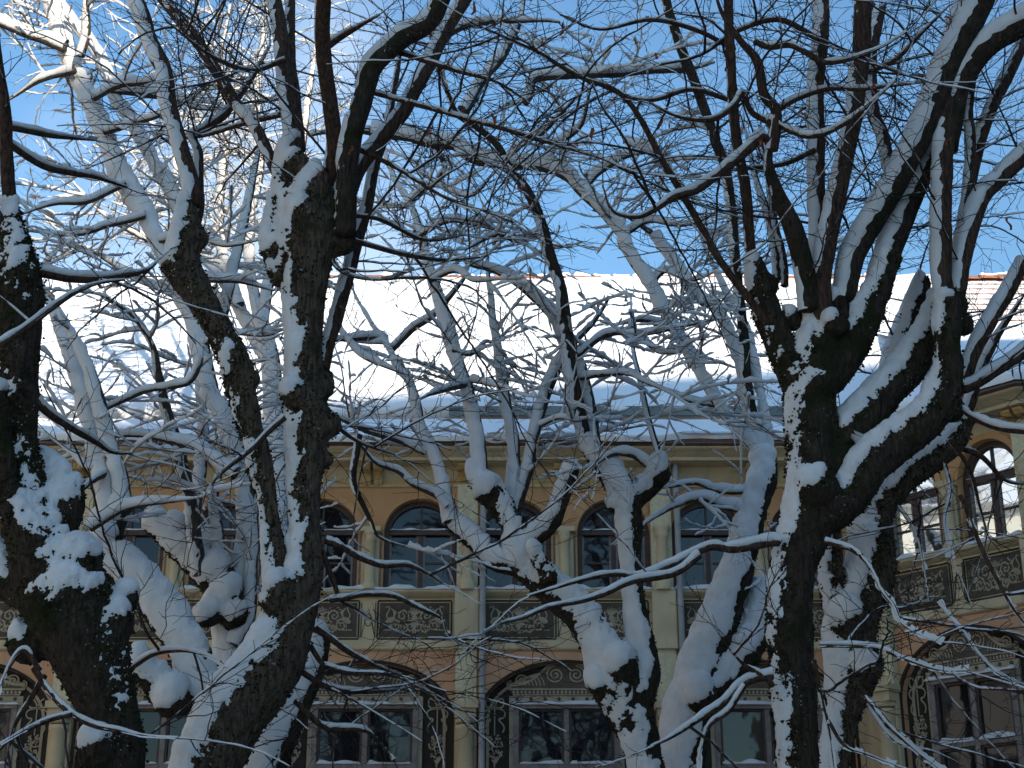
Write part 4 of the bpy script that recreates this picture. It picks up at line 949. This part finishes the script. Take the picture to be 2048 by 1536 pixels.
# ---- second row, left: leaning trunk wrapped in snow
TREES.append(dict(FAR, seed=37, Y=12.5, label='leaning snow-wrapped tree behind the left burl, two pale parallel stems',
  trunk=[[(440, 1570, 44), (425, 1480, 44), (412, 1400, 42), (392, 1336, 42), (358, 1267, 42), (307, 1199, 41), (250, 1138, 38), (215, 1100, 30), (225, 1055, 26), (246, 1010, 22)],
         dict(p=[(400, 1390, 40), (345, 1395, 38), (300, 1350, 30), (272, 1310, 20)], d=(0, -.3)),
         dict(p=[(240, 1130, 30), (210, 1080, 24), (200, 1040, 20)], d=(0, .1))],
  burls=[(345, 1400, 40, -.2), (215, 1080, 34), (200, 1120, 30)],
  shoots=[([(225, 1050), (212, 978), (191, 893), (171, 808), (147, 722), (106, 620), (60, 520)], 22, 15, {'d': (0, .4)}),
          ([(250, 1020), (246, 978), (222, 893), (205, 825), (185, 756), (164, 705), (137, 654), (110, 600)], 21, 15, {'d': (0, -.3)}),
          ([(400, 1150), (394, 1090), (385, 1030), (373, 961), (362, 910), (345, 859), (328, 808), (318, 756), (311, 705), (290, 661), (260, 626), (212, 592)], 17, 10, {'heavy': .5, 'd': (1.3, 0)}),
          ([(400, 715), (396, 732), (376, 763), (325, 773), (284, 784), (239, 804), (191, 825), (150, 821), (110, 800)], 9, 6, {'d': (-.1, .4)}),
          ([(470, 950), (440, 930), (393, 893), (342, 879), (290, 872), (232, 872), (190, 890)], 14, 8, {'d': (0, .4)}),
          ([(222, 900), (180, 935), (140, 905), (90, 870)], 8, 5, {}),
          ([(215, 945), (180, 965), (150, 1000)], 8, 5, {'heavy': .4}),
          ([(180, 1055), (250, 1015), (330, 1003), (400, 995)], 12, 7, {'d': (-.4, -.6)})]))
# ---- second row, left: plastered tall stem behind the twin stems
TREES.append(dict(FAR, seed=41, Y=14.0, spread=.6, dens=2.7, label='tall snow-plastered tree behind the twin stems, its pale trunk crossing the upper left',
  trunk=[[(500, 1580, 40), (478, 1480, 40), (465, 1390, 38), (461, 1318, 34), (455, 1250, 32), (444, 1182, 34), (393, 1124, 32), (342, 1079, 28), (302, 1040, 22)],
         dict(p=[(460, 1250, 34), (490, 1150, 26), (500, 1060, 24), (495, 980, 22)], d=(0, .2)),
         dict(p=[(520, 1580, 44), (545, 1490, 46), (578, 1420, 42), (612, 1352, 36), (640, 1270, 26)], d=(-.4, -.3)),
         dict(p=[(444, 1190, 24), (420, 1230, 26), (395, 1240, 18)], d=(-.2, -.3))],
  burls=[(430, 1150, 40, -.1), (350, 1060, 26), (455, 1190, 34, -.2), (420, 1090, 26, .1), (470, 1230, 30, -.2)],
  shoots=[([(500, 1080), (496, 1000), (478, 910), (455, 842), (427, 790), (410, 722), (393, 654), (362, 585), (325, 496), (290, 427), (246, 359), (212, 273), (181, 205), (150, 137), (126, 68), (103, 0), (95, -30)], 23, 21, {'d': (0, .3), 'tw': 1.0}),
          ([(400, 480), (349, 393), (308, 325), (273, 256), (236, 205), (222, 164), (191, 103), (137, 34), (110, -20)], 16, 13, {'d': (.2, .8)}),
          ([(392, 1135), (390, 1070), (391, 1013), (403, 944), (407, 842), (396, 739), (390, 640)], 16, 12, {'d': (.2, .6)}),
          ([(470, 1290), (500, 1220), (506, 1100), (512, 1011), (530, 930)], 20, 9, {'d': (-.1, 0)}),
          ([(444, 640), (461, 568), (478, 500), (489, 444), (513, 325), (530, 240)], 13, 10, {'d': (.3, .8)}),
          ([(446, 1190), (440, 1080), (430, 1000), (440, 930), (430, 860)], 16, 8, {}),
          ([(130, 95), (96, 79), (51, 65), (0, 44), (-30, 30)], 13, 12, {'heavy': .5}),
          ([(161, 112), (174, 68), (171, 0), (168, -30)], 11, 9, {}),
          ([(185, 195), (239, 167), (307, 160), (360, 150)], 11, 8, {}),
          ([(225, 175), (325, 188), (359, 195), (393, 215), (461, 219)], 15, 7, {'d': (.4, .3)}),
          ([(208, 262), (273, 243), (331, 226), (380, 200)], 10, 7, {}),
          ([(410, 558), (478, 561), (547, 582)], 9, 6, {}),
          ([(290, 430), (230, 445), (150, 470), (80, 465)], 9, 6, {}),
          ([(250, 365), (180, 400), (110, 405), (40, 430)], 9, 6, {}),
          ([(320, 480), (390, 470), (450, 490), (520, 480)], 9, 6, {}),
          ([(150, 140), (80, 160), (20, 200)], 9, 6, {}),
          ([(400, 690), (460, 665), (530, 670), (580, 655)], 8, 5, {})]))
# ---- centre tree: forked snow-topped limbs over the facade
TREES.append(dict(FAR, seed=53, Y=13.0, thr=.17, fine=.6, rk=.9, lump=.014, S=unit(np.array((-.5, -.35, .80))), vox=.0185, label='forked centre tree with thick snow-topped limbs in front of the arched windows',
  leaves=16, leafbox=(880, 1330, 60, 480),
  trunk=[[(1300, 1580, 40), (1292, 1530, 38), (1280, 1480, 42), (1255, 1421, 52), (1240, 1370, 64), (1215, 1320, 50), (1195, 1280, 42), (1163, 1233, 38), (1105, 1182, 36), (1052, 1131, 34), (1031, 1094, 28), (1030, 1060, 24), (1012, 1028, 26), (985, 992, 30), (958, 962, 24), (945, 940, 15)],
         [(1265, 1390, 54), (1288, 1336, 36), (1276, 1250, 28), (1270, 1200, 23), (1262, 1114, 24), (1258, 1045, 29), (1254, 1005, 33), (1228, 955, 29), (1200, 925, 24), (1178, 890, 17)],
         dict(p=[(1060, 1135, 28), (992, 1122, 22), (958, 1090, 21), (923, 1062, 20), (900, 1040, 16)], d=(0, .15)),
         dict(p=[(1040, 1100, 24), (1056, 1084, 20), (1084, 1066, 19), (1108, 1042, 18), (1120, 1010, 17), (1134, 970, 17), (1146, 938, 13)], d=(0, -.2)),
         dict(p=[(1255, 1010, 26), (1299, 975, 22), (1318, 945, 24), (1322, 925, 16)], d=(0, .1)),
         dict(p=[(1100, 1160, 22), (1075, 1115, 16), (1062, 1098, 10)], d=(-.15, -.25))],
  burls=[(1200, 1365, 32, -.1), (1290, 1350, 36), (1240, 1335, 40, -.15), (1318, 950, 26), (1235, 1010, 22), (975, 985, 30, -.05)],
  shoots=[([(972, 985), (964, 944), (958, 876), (944, 808), (923, 739), (903, 671), (882, 603), (865, 551), (852, 507), (841, 461), (821, 410), (800, 376), (776, 325), (765, 280)], 18, 12, {'d': (0, .3)}),
          ([(902, 1045), (896, 1006), (882, 944), (862, 893), (841, 842), (821, 767), (797, 739), (780, 698), (763, 674), (749, 657), (722, 613), (708, 582)], 16, 8, {'d': (.1, .6)}),
          ([(775, 690), (763, 674), (718, 674), (667, 681), (640, 690)], 9, 6, {'d': (.5, .3)}),
          ([(785, 698), (821, 661), (869, 626), (920, 570), (934, 544)], 8, 9, {'d': (.5, .2), 'heavy': .6}),
          ([(1030, 1060), (1026, 1006), (1029, 944), (1026, 876), (1012, 808), (1002, 739), (992, 671), (985, 603), (978, 565), (975, 500)], 15, 11, {'d': (.2, .7)}),
          ([(1030, 1040), (1036, 1006), (1060, 927), (1077, 842), (1098, 773), (1122, 722), (1135, 700)], 14, 13, {'d': (.2, .2)}),
          ([(1136, 704), (1118, 647), (1091, 609), (1053, 575), (1009, 548), (971, 534), (940, 527), (915, 510)], 16, 12, {'d': (.2, .4), 'heavy': .6}),
          ([(1176, 892), (1166, 859), (1152, 790), (1142, 739), (1135, 671), (1122, 585), (1101, 517), (1081, 444), (1053, 376), (1019, 335), (992, 290), (951, 253), (913, 226), (896, 191), (886, 157), (872, 133), (868, 60)], 16, 9, {'d': (0, -.8), 'heavy': .4, 'bark': 'bark'}),
          ([(1196, 905), (1193, 883), (1183, 808), (1166, 739), (1156, 712)], 14, 12, {'d': (.1, .1)}),
          ([(1320, 930), (1318, 910), (1299, 842), (1279, 756), (1265, 688), (1262, 620)], 7, 6, {'heavy': .15, 'bark': 'bark'}),
          ([(1312, 940), (1299, 930), (1265, 907), (1224, 907), (1190, 930)], 12, 8, {'d': (0, -.2)}),
          ([(1156, 710), (1163, 705), (1197, 674), (1231, 664), (1282, 667), (1350, 657), (1420, 640)], 9, 6, {'heavy': .7}),
          ([(1282, 672), (1316, 702), (1360, 705)], 7, 5, {}),
          ([(1160, 755), (1231, 746), (1265, 749), (1286, 760), (1347, 790), (1400, 830)], 7, 4, {'heavy': .7}),
          ([(660, 640), (677, 654), (718, 705), (770, 732), (817, 749)], 8, 8, {'d': (.3, .1)}),
          ([(930, 768), (872, 784), (840, 800)], 9, 4, {}), ([(945, 760), (975, 767), (1010, 775)], 8, 6, {}),
          ([(905, 700), (941, 708), (971, 685), (990, 690)], 5, 5, {}),
          ([(850, 905), (804, 883), (735, 862), (670, 832), (640, 810)], 8, 7, {'d': (.2, -.3)}),
          ([(893, 1012), (872, 989), (828, 968), (797, 941), (752, 924), (711, 876)], 9, 7, {'d': (0, -.4)}),
          ([(718, 869), (708, 944), (711, 978), (727, 1012), (743, 1045), (752, 1069), (776, 1084), (815, 1094)], 8, 5, {'d': (-.4, -.3), 'heavy': .4, 'bark': 'bark'}),
          ([(930, 222), (947, 191), (978, 144), (1009, 103), (1043, 34), (1050, -20)], 13, 10, {'d': (.4, .6)}),
          ([(890, 80), (906, 62), (958, 44), (1077, 41), (1120, 45)], 10, 7, {'d': (.2, .5)}),
          ([(1050, 205), (1060, 188), (1070, 157), (1128, 150), (1231, 144), (1300, 137), (1370, 140)], 11, 10, {'d': (.5, .8)}),
          ([(860, 560), (910, 540), (950, 560), (1000, 560)], 8, 6, {'tw': 1.4}),
          ([(840, 470), (900, 440), (960, 450), (1030, 470)], 8, 6, {'tw': 1.4}),
          ([(1085, 460), (1040, 480), (990, 470), (930, 500)], 8, 6, {'tw': 1.4}),
          ([(820, 400), (870, 370), (940, 390), (985, 350)], 8, 6, {'tw': .9}),
          ([(1080, 850), (1120, 835), (1160, 840), (1210, 820)], 6, 4, {'tw': 1.3})]))
# ---- third row, right of centre: broad trunk under deep snow with long shoots leaning left
TREES.append(dict(FAR, seed=67, Y=15.0, thr=.20, T=.05, rk=.86, lump=.03, label='broad tree right of centre, trunk buried in snow, long shoots leaning left',
  trunk=[[(1352, 1590, 58), (1368, 1480, 56), (1387, 1400, 55), (1412, 1318, 50), (1450, 1216, 42), (1484, 1114, 36), (1505, 1028, 32), (1525, 960, 32), (1532, 915, 24)],
         dict(p=[(1420, 1380, 46), (1480, 1310, 44), (1515, 1250, 36), (1530, 1180, 28)], d=(0, .2))],
  burls=[(1485, 1300, 40), (1525, 925, 27), (1400, 1390, 40, -.2)],
  shoots=[([(1525, 925), (1512, 896), (1485, 869), (1450, 825), (1416, 773), (1382, 712), (1348, 655), (1299, 568), (1258, 500), (1245, 468), (1204, 417), (1163, 379), (1135, 352), (1094, 335), (1043, 328), (992, 325), (944, 314), (910, 287), (862, 284), (814, 270), (740, 262)], 15, 15, {'d': (0, -.5)}),
          ([(1524, 910), (1519, 876), (1498, 808), (1485, 739), (1461, 671), (1427, 613), (1399, 596), (1355, 534), (1310, 470)], 16, 13, {'d': (0, .3)}),
          ([(1540, 900), (1539, 876), (1526, 808), (1509, 722), (1490, 650), (1440, 560), (1400, 470)], 12, 9, {'d': (0, .5)}),
          ([(1505, 830), (1498, 790), (1492, 739), (1488, 671), (1478, 585), (1468, 500), (1464, 444), (1450, 342), (1433, 290), (1410, 220), (1390, 164), (1365, 100), (1340, 30), (1325, -30)], 11, 10, {'d': (-.5, -1.5), 'heavy': .1, 'bark': 'bark'}),
          ([(1350, 660), (1290, 640), (1230, 650)], 9, 6, {}), ([(1440, 810), (1380, 800), (1310, 770)], 8, 5, {}),
          ([(1300, 570), (1330, 540), (1380, 560), (1430, 545)], 9, 6, {}), ([(1390, 600), (1340, 610), (1290, 600)], 8, 6, {}),
          ([(1510, 1030), (1490, 1020), (1450, 1010), (1400, 995), (1350, 1010), (1300, 1040), (1270, 1065)], 14, 6, {'d': (0, -.4)}),
          ([(1520, 980), (1440, 980), (1390, 965), (1320, 975), (1260, 960)], 10, 4, {'d': (0, -.4)}),
          ([(1165, 380), (1200, 340), (1260, 310), (1330, 300)], 11, 8, {}), ([(1250, 280), (1320, 310), (1350, 360), (1400, 400)], 10, 8, {}),
          ([(1245, 470), (1300, 440), (1370, 450), (1430, 430)], 8, 6, {}),
          ([(1100, 335), (1110, 290), (1160, 250), (1180, 180)], 9, 7, {}),
          ([(865, 284), (890, 330), (880, 350), (850, 385)], 7, 5, {'heavy': .3}),
          ([(1010, 325), (1040, 290), (1090, 260), (1150, 200)], 8, 6, {})]))
# ---- near tree on the right
TREES.append(dict(NEAR, seed=71, Y=9.0, thr=.575, fine=.75, label='big dark near tree on the right, many stems fanning from its mossy head',
  leaves=44, leafbox=(1330, 2040, -50, 480),
  trunk=[[(1600, 1570, 47), (1597, 1524, 46), (1592, 1421, 50), (1582, 1318, 50), (1580, 1216, 52), (1592, 1114, 53), (1612, 1045, 62), (1624, 985, 60), (1622, 910, 55), (1620, 842, 60), (1622, 773, 62), (1632, 715, 62), (1640, 660, 44), (1638, 610, 28)],
         [(1600, 760, 50), (1560, 690, 36), (1533, 620, 30), (1515, 560, 27), (1507, 520, 18)],
         [(1650, 760, 48), (1690, 705, 44), (1730, 640, 37), (1762, 570, 30), (1785, 510, 24)],
         [(1680, 720, 34), (1675, 660, 29), (1670, 600, 27)],
         dict(p=[(1632, 960, 46), (1656, 927, 42), (1707, 859, 42), (1758, 801, 42), (1809, 746, 40), (1844, 695, 37), (1871, 643, 34), (1890, 600, 32)], d=(0, .25)),
         dict(p=[(1640, 1030, 48), (1690, 1000, 48), (1741, 932, 44), (1792, 889, 42), (1844, 849, 42), (1878, 808, 42), (1893, 756, 35), (1895, 705, 31), (1893, 655, 32), (1895, 600, 30)], d=(-.05, -.15)),
         dict(p=[(1760, 800, 26), (1800, 720, 26), (1825, 650, 26), (1838, 600, 26), (1845, 560, 18)], d=(.35, .5))],
  burls=[(1900, 610, 40), (1925, 650, 27), (1635, 980, 50, -.12), (1672, 650, 28, -.15), (1585, 640, 24), (1905, 720, 22, .05), (1905, 820, 30), (1640, 770, 36, -.1), (1530, 570, 28)],
  shoots=[([(1505, 535), (1500, 480), (1492, 376), (1478, 307), (1468, 239), (1461, 120), (1457, -30)], 13, 11, {'tw': .8}),
          ([(1555, 560), (1553, 513), (1539, 444), (1512, 359), (1490, 260)], 12, 9, {'d': (.3, .8), 'heavy': .8}),
          ([(1570, 570), (1567, 513), (1550, 444), (1533, 342), (1520, 250)], 11, 8, {'d': (.3, .7), 'heavy': .8}),
          ([(1620, 620), (1601, 513), (1580, 444), (1553, 376), (1538, 325), (1543, 285)], 23, 17, {'bark': 'bark', 'd': (-.1, -.4), 'tw': .4, 'heavy': .1}),
          ([(1545, 300), (1553, 222), (1529, 188), (1515, 120), (1478, 79), (1447, 34), (1430, -20)], 13, 9, {'d': (-.4, -.7)}),
          ([(1540, 285), (1526, 273), (1478, 314), (1433, 352), (1392, 379), (1348, 393), (1317, 414), (1275, 432), (1225, 420), (1205, 370)], 13, 7, {'d': (-.4, -.6), 'heavy': .6}),
          ([(1543, 262), (1539, 239), (1570, 256), (1608, 270), (1645, 267), (1690, 246), (1731, 215), (1758, 191), (1792, 161)], 9, 6, {'d': (-.4, -.9), 'heavy': .7, 'tw': .5}),
          ([(1541, 245), (1505, 226), (1491, 198), (1485, 187), (1468, 212), (1433, 236), (1392, 239), (1348, 229), (1300, 205)], 8, 6, {'d': (-.4, -.7), 'heavy': .6, 'tw': .8}),
          ([(1553, 222), (1594, 198), (1656, 178), (1724, 178), (1792, 171), (1860, 164)], 7, 5, {'d': (-.4, -.7), 'heavy': .6, 'tw': .7}),
          ([(1509, 82), (1539, 92), (1580, 89), (1615, 106), (1649, 123), (1690, 120), (1741, 103), (1779, 85), (1813, 62)], 9, 6, {'d': (-.6, -.8), 'heavy': .7, 'tw': .7}),
          ([(1628, 640), (1621, 585), (1635, 513), (1632, 342), (1632, 171), (1642, 68), (1645, -30)], 20, 17, {'tw': .6, 'd': (0, .2)}),
          ([(1650, 640), (1642, 568), (1649, 513), (1669, 410), (1690, 307), (1710, 205), (1724, 103), (1728, -30)], 23, 20, {'tw': .6, 'd': (-.1, -.2)}),
          ([(1690, 600), (1707, 513), (1751, 427), (1803, 342), (1837, 273), (1867, 205), (1895, 137), (1929, 68), (1975, -30)], 25, 31, {'bark': 'bark', 'tw': .5, 'd': (0, -.3)}),
          ([(1755, 590), (1775, 513), (1820, 393), (1861, 290), (1880, 220), (1900, 120), (1930, 20)], 28, 26, {'bark': 'bark', 'tw': .4, 'd': (.05, .2)}),
          ([(1890, 590), (1881, 525), (1885, 376), (1888, 273), (1897, 171), (1925, 60), (1960, -40)], 22, 24, {'tw': .4, 'd': (-.1, -.2)}),
          ([(1895, 300), (1910, 200), (1929, 154), (1980, 85), (2048, 44), (2090, 20)], 22, 28, {'bark': 'bark', 'tw': .4, 'd': (-.1, -.4)}),
          ([(1905, 580), (1922, 478), (1939, 342), (1939, 222), (1950, 120)], 14, 12, {'d': (.1, .3), 'heavy': .6}),
          ([(1912, 590), (1929, 513), (1956, 410), (1997, 359), (2060, 300)], 21, 18, {'d': (0, .1)}),
          ([(1935, 420), (1946, 342), (1973, 239), (2014, 154), (2045, 90)], 16, 14, {'d': (.2, .4), 'heavy': .5}),
          ([(1790, 420), (1782, 342), (1765, 273), (1744, 222), (1742, 120), (1760, 20)], 15, 12, {'d': (.3, .6), 'heavy': .1}),
          ([(1905, 790), (1929, 756), (1946, 705), (1997, 620), (2050, 520)], 19, 16, {'d': (.3, .4), 'heavy': .7, 'tw': .5}),
          ([(1925, 775), (1946, 768), (2025, 722), (2060, 700)], 14, 13, {'d': (.2, .3), 'heavy': .6, 'tw': .5}),
          ([(1895, 795), (1908, 804), (1946, 831), (1997, 852), (2060, 860)], 9, 11, {'d': (0, -.3), 'heavy': .6, 'tw': .8}),
          ([(1900, 880), (1940, 940), (1960, 1010), (1975, 1070)], 5, 3, {'heavy': .2, 'tw': 1.5}),
          ([(1560, 1084), (1546, 1083), (1468, 1096), (1416, 1093), (1348, 1127), (1282, 1151), (1231, 1148), (1163, 1161), (1105, 1178), (1060, 1192)], 12, 6, {'d': (-.15, -.6), 'heavy': .8, 'tw': .5}),
          ([(1400, 1110), (1350, 1146), (1265, 1161), (1214, 1185), (1163, 1202), (1094, 1216), (1043, 1237), (1005, 1247), (960, 1270)], 9, 4, {'d': (-.4, -.9), 'heavy': .8, 'tw': .8}),
          ([(1649, 1083), (1707, 1100), (1744, 1137), (1765, 1182), (1789, 1213), (1806, 1247), (1844, 1271), (1885, 1286)], 7, 4, {'d': (-.2, -.6), 'heavy': .5, 'tw': .9}),
          ([(1640, 1290), (1710, 1291), (1758, 1295), (1803, 1315), (1861, 1336), (1895, 1342), (1935, 1342)], 6, 5, {'d': (-.2, -.6), 'heavy': .7, 'tw': .7}),
          ([(1880, 1200), (1898, 1230), (1929, 1264), (1963, 1312), (1997, 1346), (2060, 1375)], 3, 8, {'d': (-.3, -.5), 'heavy': .7, 'tw': .5}),
          ([(1720, 1375), (1731, 1390), (1775, 1445), (1809, 1479), (1844, 1510), (1890, 1545)], 7, 7, {'d': (-.1, -.3), 'heavy': .7, 'tw': .3}),
          ([(1545, 1350), (1500, 1362), (1450, 1404), (1399, 1438), (1348, 1472), (1308, 1492)], 11, 6, {'d': (-.2, -.5), 'heavy': .8, 'tw': .6}),
          ([(1490, 1370), (1460, 1420), (1420, 1450), (1402, 1500), (1400, 1545)], 7, 4, {'d': (-.3, -.4), 'heavy': .7, 'tw': .6}),
          ([(1545, 1372), (1533, 1356), (1492, 1332), (1461, 1301)], 9, 5, {'d': (-.2, -.3), 'heavy': .7}),
          ([(1628, 1320), (1632, 1339), (1645, 1404), (1656, 1455), (1669, 1540)], 7, 6, {'d': (-.25, -.3), 'heavy': .7, 'tw': .4}),
          ([(1656, 1440), (1690, 1490), (1740, 1510), (1790, 1530)], 5, 4, {'d': (-.3, -.4), 'heavy': .7, 'tw': .4}),
          ([(1920, 990), (1929, 1011), (1963, 1096), (1997, 1165), (2025, 1216), (2060, 1260)], 5, 5, {'d': (-.5, -.6), 'heavy': .3, 'tw': .9}),
          ([(1630, 300), (1560, 330), (1460, 340), (1370, 350)], 6, 3, {'heavy': .2, 'tw': 1.4}),
          ([(1640, 80), (1560, 40), (1480, 60), (1400, 110), (1320, 130)], 7, 4, {'heavy': .2, 'tw': 1.5}),
          ([(1460, 200), (1380, 180), (1290, 200), (1180, 160), (1100, 100)], 6, 3, {'heavy': .2, 'tw': 1.5}),
          ([(1470, 100), (1390, 60), (1300, 40), (1200, 60), (1120, 30)], 6, 3, {'heavy': .2, 'tw': .9}),
          ([(1720, 150), (1790, 120), (1850, 60), (1900, 10)], 6, 4, {'heavy': .3, 'tw': 1.3}),
          ([(1545, 660), (1500, 600), (1440, 520), (1400, 450), (1330, 330), (1250, 195), (1163, 154), (1060, 96), (940, 44)], 9, 5, {'heavy': .1, 'd': (-.05, -1.0), 'tw': 1.1})]))
# ---- tree behind the near right one
TREES.append(dict(NEAR, seed=83, Y=11.0, bark='bark_trunk', thr=.36, T=.04, label='knotted tree just behind the big right tree, in front of the angled wing',
  trunk=[[(1668, 1580, 34), (1676, 1490, 32), (1690, 1421, 38), (1702, 1353, 58), (1700, 1284, 58), (1712, 1216, 58), (1735, 1165, 54), (1746, 1110, 52), (1742, 1045, 46), (1770, 985, 44), (1835, 930, 40), (1900, 882, 34), (1930, 835, 28)],
         dict(p=[(1700, 1260, 40), (1670, 1180, 32), (1660, 1120, 24), (1665, 1060, 14)], d=(0, -.15)),
         dict(p=[(1745, 1050, 34), (1700, 960, 24), (1690, 900, 20)], d=(0, .3))],
  burls=[(1728, 1330, 44, -.1), (1690, 1370, 40), (1765, 1130, 34), (1740, 1340, 30, -.2), (1700, 1240, 44, -.15)],
  shoots=[([(1925, 845), (1940, 800), (1960, 740), (2000, 660), (2040, 600)], 14, 11, {'tw': .5}),
          ([(1700, 920), (1740, 830), (1770, 740), (1800, 640), (1840, 540)], 16, 12, {'d': (.3, .6), 'heavy': .8}),
          ([(1660, 1120), (1640, 1010), (1690, 900)], 9, 7, {'d': (.3, .5)}),
          ([(1720, 1390), (1790, 1480), (1860, 1500)], 5, 3, {}),
          ([(1900, 890), (1960, 910), (2010, 960), (2060, 970)], 8, 5, {'heavy': .6, 'tw': 1.2}),
          ([(1880, 900), (1900, 980), (1890, 1050), (1905, 1120)], 6, 3, {'heavy': .3, 'tw': 1.2}),
          ([(1780, 990), (1830, 1060), (1850, 1140)], 5, 3, {'heavy': .4, 'tw': 1.2})]))
# ---- tree close to the facade, its crown reaching up into the sun
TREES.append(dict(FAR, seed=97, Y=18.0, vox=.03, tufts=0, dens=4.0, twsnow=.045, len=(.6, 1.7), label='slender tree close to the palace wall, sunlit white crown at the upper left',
  trunk=[[(560, 1560, 26), (558, 1400, 26), (560, 1200, 25), (556, 1000, 24), (552, 850, 22), (540, 720, 20), (520, 640, 18)],
         dict(p=[(545, 740, 16), (500, 660, 14), (470, 600, 12)], d=(0, .3))],
  shoots=[([(525, 660), (505, 560), (500, 450), (520, 330), (515, 200), (530, 60), (540, -30)], 14, 9, {}),
          ([(525, 660), (540, 560), (560, 450), (600, 330), (620, 180), (640, 20)], 13, 9, {}),
          ([(480, 610), (450, 520), (440, 400), (455, 280), (440, 150), (460, 10)], 12, 8, {}),
          ([(475, 605), (420, 530), (370, 440), (350, 320), (360, 200)], 11, 7, {}),
          ([(450, 540), (390, 500), (300, 480), (210, 430), (150, 370)], 10, 6, {}),
          ([(470, 600), (380, 590), (280, 560), (180, 500), (90, 480)], 10, 6, {})]))
for _c in TREES: build_tree(_c)
